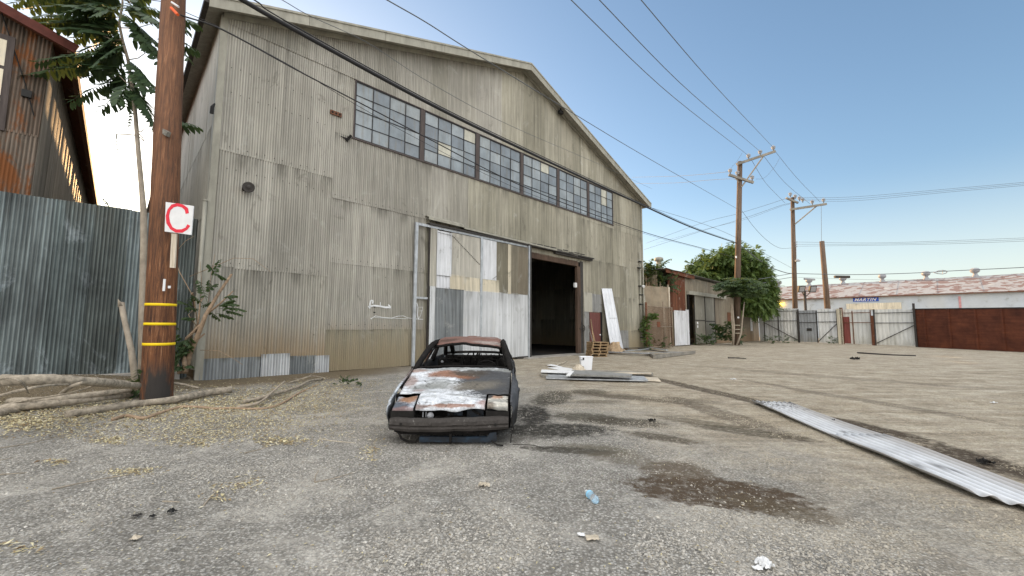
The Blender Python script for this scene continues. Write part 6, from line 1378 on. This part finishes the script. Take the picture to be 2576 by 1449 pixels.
# waste bin
wb = G(*r4(835, 303)); WBT = thing('waste_bin', 'upright white plastic waste bin behind the scrap panels near the doorway', 'waste bin', wb)
m = MB(); s_ = .5 * (G(*r4(900, 303)) - G(*r4(765, 303))).length; s2 = s_ * 1.22; hB = D(*r4(840, 110), wb.y).z; n_ = 4
def ringp(s, z, k): return wb + Vector((s * [-1, 1, 1, -1][k] * 1.0, s * [-.75, -.75, .75, .75][k], z))
prev = None
for s, z in ((s_, .01), (s2, hB - .03), (s2 * 1.08, hB - .03), (s2 * 1.08, hB), (s2 * .96, hB), (s_ * .94, .04)):
    rg = [m.vert(ringp(s, z, k)) for k in range(4)]
    if prev: [m.face(prev[k], prev[(k + 1) % 4], rg[(k + 1) % 4], rg[k]) for k in range(4)]
    else: m.face(*rg[::-1])
    prev = rg
m.face(*prev); m.build('body', plain('white_plastic', (.78, .80, .84), .35, 0, .04), WBT, bevel=.012)
m = MB(); a = D(*r4(798, 145), wb.y - s2 * .80); m.box(a, .05, .012, .07); m.box(a + Vector((-.05, 0, -.035)), .1, .01, .015); m.build('sticker', M['black'], WBT)
# crumpled plastic between bin and panels
m = MB(); c_ = G(*r4(730, 320)); m.grid(14, 8, lambda a, b: c_ + Vector((math.cos(a * 6.283) * .22 * math.cos(b * 1.5) * (1 + .5 * mnoise.noise((a * 9, b * 5, 1))), math.sin(a * 6.283) * .15 * math.cos(b * 1.5), .02 + .2 * math.sin(b * 1.5) * (1 + .5 * mnoise.noise((a * 7, b * 5, 3))))))
tag(m.build('plastic_wrap', M['newwood'], None, c_), 'crumpled dusty wrap lying left of the white waste bin', 'wrapping')

# long corrugated strip on the right
SA, SB_, SC_, SD_ = G(1886, 1012), G(2436, 1250), G(2700, 1262), G(1930, 1006)
sd_ = (SB_ - SA); Ls = sd_.length; sd_.normalize(); sn_ = Vector((-sd_.y, sd_.x, 0)); sn_ = sn_ if sn_.dot(SC_ - SB_) > 0 else -sn_
# the visible front end is cut at a slant; far edge follows the picture
farA, farB = G(1940, 1010), G(2576, 1222)
wA = abs((farA - SA).dot(sn_)); wB = abs((farB - SA).dot(sn_))
t = T('chalky_zinc', .5, .25, .4); r = t.rv(); n = t.noise(t.obj(), 2.2, 6, .65); n2 = t.noise(t.obj(), 9, 5, .7); c = t.ramp(n, [(.3, (.58, .59, .61)), (.7, (.80, .82, .84))])
c = t.mix(t.math('MULTIPLY', t.step(r[1], .45, 1.), .7), c, (.36, .32, .28))
c = t.mix(t.math('MULTIPLY', t.math('MULTIPLY', t.step(r[0], .30, .05), t.step(n2, .47, .58)), .85), c, (.09, .085, .08)); c = t.mix(t.math('MULTIPLY', r[2], .75), c, (.14, .14, .14)); t.set('Base Color', c); M['chalk'] = t.m
ST2 = thing('corrugated_sheet', 'long narrow strip of overlapping corrugated metal sheets lying on the dirt at the right', 'metal sheet', SA)
def strip(s0, s1, z0, slant):
    m = MB(); nw, nl_ = 84, max(8, int((s1 - s0) / .14)); WD = .70
    for k in range(1): pass
    ix = []
    for i in range(nw + 1):
        b = i / nw; w_ = b * WD; vly = .5 - .5 * math.cos(2 * math.pi * w_ / .095); rowi = []  # valley shading and dirt go into the colour so the ridges read
        for j in range(nl_ + 1):
            a = j / nl_; s = s0 + (s1 + slant * b - s0) * a; fs = s / Ls
            if s < .05: s = .05 + w_ * .45 * 1
            p = SA + sd_ * s + sn_ * w_; z = .036 + .020 * math.cos(2 * math.pi * w_ / .095) + z0 + .012 * math.sin(s * 1.9 + 2 * b) + H(p.x, p.y) * .5
            lap_ = 1. if any(abs(s + .22 * (math.sin(i)) * .1 - q) < .045 for q in (2.55, 4.05)) and (i % 8 < 5) and b < .6 else 0.
            rowi.append(m.vert((p.x, p.y, z), (min(1, max(0, fs)), b, max(lap_, .42 * vly))))
        ix.append(rowi)
    for i in range(nw):
        for j in range(nl_): m.face(ix[i][j], ix[i + 1][j], ix[i + 1][j + 1], ix[i][j + 1])
    m.build('sheet', M['chalk'], ST2, smooth=True, solid=.003)
strip(0., 2.75, .004, .1); strip(2.65, Ls, .014, .95)

# bottle
bo = G(1475, 1246); be_ = G(1502, 1272); t = T('clear_plastic', .12, 0, .5); t.b.inputs['Transmission Weight'].default_value = .85; t.b.inputs['IOR'].default_value = 1.25; t.set('Base Color', (.96, .98, 1.)); M['clear'] = t.m
ax = (be_ - bo).normalized(); cB = bo + Vector((0, 0, .034 + H(bo.x, bo.y))); BL = (be_ - bo).length * .95
BT_ = thing('water_bottle', 'empty crumpled clear plastic water bottle with a pale blue label on the gravel', 'bottle', cB)
m = MB(); k_ = BL / .22; pr = [(.012, .012), (.013, .025), (.016, .032), (.028, .055), (.032, .07), (.030, .085), (.032, .10), (.029, .125), (.032, .145), (.030, .165), (.032, .19), (.028, .215), (.01, .218)]; m.lathe(cB, [(r * 1.05, z * k_) for r, z in pr], 18, ax); m.build('body', M['clear'], BT_, smooth=True)
m = MB(); m.lathe(cB, [(.013, 0), (.014, .002), (.014, .014), (.013, .016)], 14, ax); m.build('cap', M['white_paint'], BT_)
m = MB(); m.lathe(cB, [(.0335, .064 * k_), (.0345, .066 * k_), (.0345, .092 * k_), (.0335, .094 * k_)], 18, ax); m.build('label', plain('pale_blue_label', (.28, .58, .80), .4, 0, .1), BT_, smooth=True)
def scrap(px, s, label, mat='white_paint', name='paper_scrap', cat='paper', crumple=.5, seed=1):
    c_ = G(*px); c_.z = H(c_.x, c_.y) + .01; m = MB()
    m.grid(9, 7, lambda a, b: c_ + Vector(((a - .5) * s + .25 * s * crumple * mnoise.noise((a * 4, b * 4, seed)), (b - .5) * s * .8 + .25 * s * crumple * mnoise.noise((a * 4, b * 4, seed + 9)), abs(s * .8 * crumple * mnoise.noise((a * 3.3, b * 3.3, seed + 4))) + .004)))
    tag(m.build(name, M[mat], None, c_, solid=.0015), label, cat)
scrap((1925, 1430), .085, 'crumpled white paper near the bottom right edge', crumple=1.3, seed=3)
scrap((1905, 1436), .05, 'small torn white paper piece left of the crumpled one', seed=8)
scrap((1218, 1224), .11, 'folded off-white paper scrap on the gravel in front of the car', 'newwood', crumple=.5, seed=5)
scrap((1490, 1360), .09, 'flat pale grey card on the gravel below the bottle', 'newwood', crumple=.25, seed=2)
scrap((1462, 1352), .05, 'tiny white flake left of the pale grey card', seed=12)
scrap((2190, 860), .35, 'tiny white litter near the middle of the dirt yard', seed=4) if False else None
scrap((1845, 955), .14, 'small white litter on the dirt left of the corrugated strip', seed=6)
scrap((2500, 1012), .1, 'white speck of litter near the right edge of the yard', seed=6)
scrap((385, 1298), .04, 'dark crumpled scrap on the gravel, left of the black lump', 'black', 'rubber_scrap', 'scrap', 1., 5)
scrap((434, 1286), .05, 'small black lump on the gravel at the lower left', 'black', 'rubber_scrap', 'scrap', 1.2, 7)
scrap((345, 1296), .055, 'dark grey flake farthest left among the black scraps', 'steel_dark', 'rubber_scrap', 'scrap', .6, 9)
scrap((342, 1352), .06, 'off-white chip on the gravel at the lower left', 'newwood', seed=10)
for k, (x_, y_, s_) in enumerate(((2480, 1164, .12), (2090, 1060, .08), (1640, 1060, .1), (2150, 905, .3))):
    scrap((x_, y_), s_, ['charred lump on the dark tyre mark at the right edge', 'dark bit of rubble just beyond the corrugated strip start', 'dark scrap in the stain right of the car', 'dark streak of debris in the far dirt'][k], 'charcoal', 'debris', 'debris', .9, 20 + k)

# ------------------------------------------------------------------ logs, branches and sticks
def log(label, pxs, r0, r1, mat='branch', name='log', cat='log', zs=None):
    P_ = []
    for k, q in enumerate(pxs):
        g_ = G(*q[:2]); hh = H(g_.x, g_.y); z = hh + (r0 + (r1 - r0) * k / (len(pxs) - 1)) * .8 + (q[2] if len(q) > 2 else 0)
        d_ = ray(q[0], q[1]); t_ = (z - CH) / d_.z; P_.append(Vector((d_.x * t_, d_.y * t_, z)))
    Q_ = []
    for k in range(len(P_) - 1):
        a, b = P_[k], P_[k + 1]; pa = P_[k - 1] if k else 2 * a - b; pb = P_[k + 2] if k + 2 < len(P_) else 2 * b - a
        for j in range(5):
            t_ = j / 5; Q_.append(.5 * ((2 * a) + (b - pa) * t_ + (2 * pa - 5 * a + 4 * b - pb) * t_ ** 2 + (3 * a - pa - 3 * b + pb) * t_ ** 3))
    Q_.append(P_[-1]); n_ = len(Q_); m = MB(); m.tube(Q_, [(r0 + (r1 - r0) * k / (n_ - 1)) * rng.uniform(.86, 1.14) * .92 for k in range(n_)], 9)
    tag(m.build(name, M[mat], None, Q_[0], smooth=True), label, cat)
def f4(x, y, z=0.): return (x / 2.337 * .8944, (1000 + y / 2.337) * .8944, z)
log('thick pale trunk lying highest along the foot of the tin fence', [f4(-60, 165, .3), f4(100, 160, .33), f4(400, 160, .3), f4(650, 175, .26), f4(900, 200, .1)], .085, .07)
log('long trunk second from the top in the log heap left of the pole', [f4(60, 300, .08), f4(300, 292, .12), f4(600, 258, .15), f4(860, 225, .12)], .07, .055)
log('grey trunk just below, running from the left edge to the pole foot', [f4(-40, 350, .03), f4(150, 335, .05), f4(400, 310, .06), f4(700, 275, .06), f4(910, 250, .03)], .075, .06)
log('thick log lying in front of the banded pole with a cut pale end', [f4(440, 388), f4(650, 355), f4(900, 318), f4(1150, 288, .02), f4(1350, 248, .03), f4(1520, 222, .05)], .07, .075)
log('low trunk half buried at the left edge of the log heap', [f4(-60, 395), f4(40, 370), f4(200, 345)], .08, .05)
log('short crooked branch standing out of the log heap', [f4(400, 250, .1), f4(470, 205, .25), f4(540, 178, .35)], .035, .025)
log('thin bare branch crossing the log heap at the left', [f4(-20, 268, .2), f4(150, 225, .3), f4(330, 195, .33), f4(520, 190, .25)], .022, .014)
log('second thin branch crossing the log heap', [f4(0, 330, .1), f4(200, 290, .2), f4(480, 240, .25), f4(760, 150, .35)], .02, .01)
log('curved dry twig arching over the top trunk at the left edge', [f4(0, 150, .4), f4(80, 150, .55), f4(150, 185, .5), f4(190, 250, .2)], .014, .008, name='twig', cat='twig')
log('snaking reddish branch lying in the leaf litter', [f4(740, 420), f4(830, 395), f4(940, 412), f4(1050, 378), f4(1180, 340), f4(1300, 338), f4(1420, 350), f4(1520, 345), f4(1700, 350), f4(1830, 325), f4(1960, 250), f4(2090, 190)], .03, .018, 'branch_red', 'branch', 'branch')
log('dark forked branch leading to the wall from the leaf litter', [f4(1600, 305), f4(1720, 278, .02), f4(1830, 245, .04), f4(1960, 205, .05), f4(2040, 165, .05), f4(2120, 155)], .045, .03, 'branch', 'branch', 'branch')
log('straight broken branch pointing up among the leaf litter', [f4(1560, 340), f4(1700, 310, .05), f4(1790, 240, .12), f4(1870, 170, .2)], .03, .018, 'bark', 'branch', 'branch')
log('curling branch against the warehouse foot', [f4(1900, 180), f4(1990, 150, .08), f4(2060, 135, .12), f4(2150, 150, .04)], .02, .012, 'branch', 'branch', 'branch')
log('thin twig rising against the warehouse patch sheets', [f4(1930, 150, .1), f4(2000, 150, .2), f4(2100, 90, .35)], .010, .005, 'branch', 'twig', 'twig')
log('dark branch lying between the pole and the pruned shrub', [f4(1110, 180, .03), f4(1200, 190, .03), f4(1310, 215)], .035, .025, 'branch', 'branch', 'branch')
log('pale peeled stick in front of the thick log', [f4(560, 345, .05), f4(600, 375, .01), f4(630, 410)], .012, .008, 'newwood', 'stick', 'stick')
for k, pts_ in enumerate(([f4(0, 608), f4(200, 575), f4(450, 520), f4(700, 490)], [f4(0, 690), f4(80, 672)], [f4(0, 782), f4(90, 776), f4(180, 770)], [f4(340, 880), f4(520, 840), f4(700, 805), f4(850, 785)], [f4(1610, 640), f4(1730, 610), f4(1880, 565), f4(2060, 548)], [f4(1340, 985), f4(1430, 890), f4(1600, 825), f4(1750, 795)], [f4(2070, 832), f4(2200, 805), f4(2337, 765)], [f4(2100, 548), f4(2200, 562), f4(2337, 575)], [f4(1070, 958), f4(1180, 962)], [f4(2070, 830), f4(2075, 790), f4(2095, 755)])):
    log(['long thin dark stick on the gravel, upper left edge', 'short dark stick cut by the left edge, middle one', 'short stick cut by the left edge, lowest one', 'thin straight stick lying below the straw clump', 'slender dark stick on the gravel left of the car', 'thin twig with yellow leaves at the middle left gravel', 'thin twig pointing to the car bumper', 'pale thin stem just left of the car front', 'tiny dark twig on the gravel at the lower middle left', 'hooked thin stem crossing the twig near the car'][k], pts_, .008, .004, 'branch' if k != 7 else 'newwood', 'twig', 'twig')
log('curled strip of debris on the dirt right of the car', [(1395, 923), (1408, 915, .03), (1418, 912, .05), (1425, 908, .02)], .025, .015, 'newwood', 'stick', 'stick')
log('thin dark wire lying on the ground right of the bumper', [(1290, 1118), (1340, 1120), (1368, 1128), (1395, 1124)], .006, .005, 'steel_dark', 'wire', 'wire')
log('long dark bar lying in the far dirt before the rust fence', [r2(1030, 1162), r2(1300, 1180), r2(1570, 1190)], .05, .04, 'steel_dark', 'pipe', 'pipe')
log('short dark stick lying in the dirt before the shed pole', [rc(1020, 1320), rc(1120, 1322), rc(1215, 1328)], .04, .02, 'steel_dark', 'stick', 'stick')

# ------------------------------------------------------------------ leaf litter
V = []; Fc = []; Cc = []
def leaf(x, y, s, z=0.):
    a = rng.uniform(0, 6.283); ca, sa = math.cos(a), math.sin(a); h_ = H(x, y) + .008 + z; c_ = (rng.random(), 0, 0, 1); w_ = s * rng.uniform(.18, .4); tl = rng.uniform(-.35, .35) * s; cv = rng.uniform(0, .3) * s; i = len(V)
    for (u, v, zz) in ((-s / 2, 0, 0), (-s * .1, -w_ / 2, cv), (s / 2, 0, tl), (0, w_ / 2, cv + .3 * tl)): V.append((x + u * ca - v * sa, y + u * sa + v * ca, h_ + max(-.004, zz))); Cc.append(c_)
    Fc.append((i, i + 1, i + 2, i + 3))
def litter(px, py, rx, ry, n_, s=.05):
    n_ = int(n_ * 1.5)
    for _ in range(n_):
        g_ = G(px + rng.gauss(0, rx), max(945, py + rng.gauss(0, ry)))
        if (g_ - A0).dot(DN) > .05: leaf(g_.x, g_.y, s * rng.uniform(.5, 1.4))
litter(250, 1035, 200, 18, 2600, .055); litter(60, 1060, 60, 14, 700, .06); litter(560, 1005, 130, 20, 2400, .055); litter(760, 985, 90, 14, 1300, .055); litter(870, 965, 60, 10, 600, .05)
litter(620, 1060, 150, 22, 1900, .04); litter(780, 1020, 90, 16, 1000, .04); litter(520, 1090, 110, 12, 700, .04); litter(200, 1085, 120, 12, 500, .04)
litter(270, 1106, 28, 5, 110, .05); litter(490, 1115, 40, 6, 90); litter(700, 1110, 30, 6, 90, .06); litter(545, 1240, 20, 12, 22, .05); litter(640, 1203, 14, 8, 14, .055); litter(600, 1222, 30, 6, 40, .04); litter(330, 1188, 35, 5, 160, .035); litter(140, 1160, 22, 4, 40, .05)
litter(935, 1135, 16, 12, 60, .05); litter(50, 1370, 40, 10, 26, .05); litter(730, 1110, 40, 5, 60, .05); litter(350, 1020, 250, 12, 1500, .045)
for _ in range(900): 
    y_ = 960 + 480 * rng.random(); g_ = G(rng.uniform(0, 1900), y_); 
    if (g_ - A0).dot(DN) > .1: leaf(g_.x, g_.y, .022 * rng.uniform(.4, 1.6))
me = bpy.data.meshes.new('leaf_litter'); me.from_pydata(V, [], Fc); ca = me.color_attributes.new('rv', 'FLOAT_COLOR', 'POINT'); ca.data.foreach_set('color', np.array(Cc, dtype=np.float32).ravel())
me.materials.append(M['litter']); o = bpy.data.objects.new('leaf_litter', me); COL.objects.link(o); tag(o, 'dry yellowish leaf litter scattered along the fence and over the gravel', 'leaves', kind='stuff')
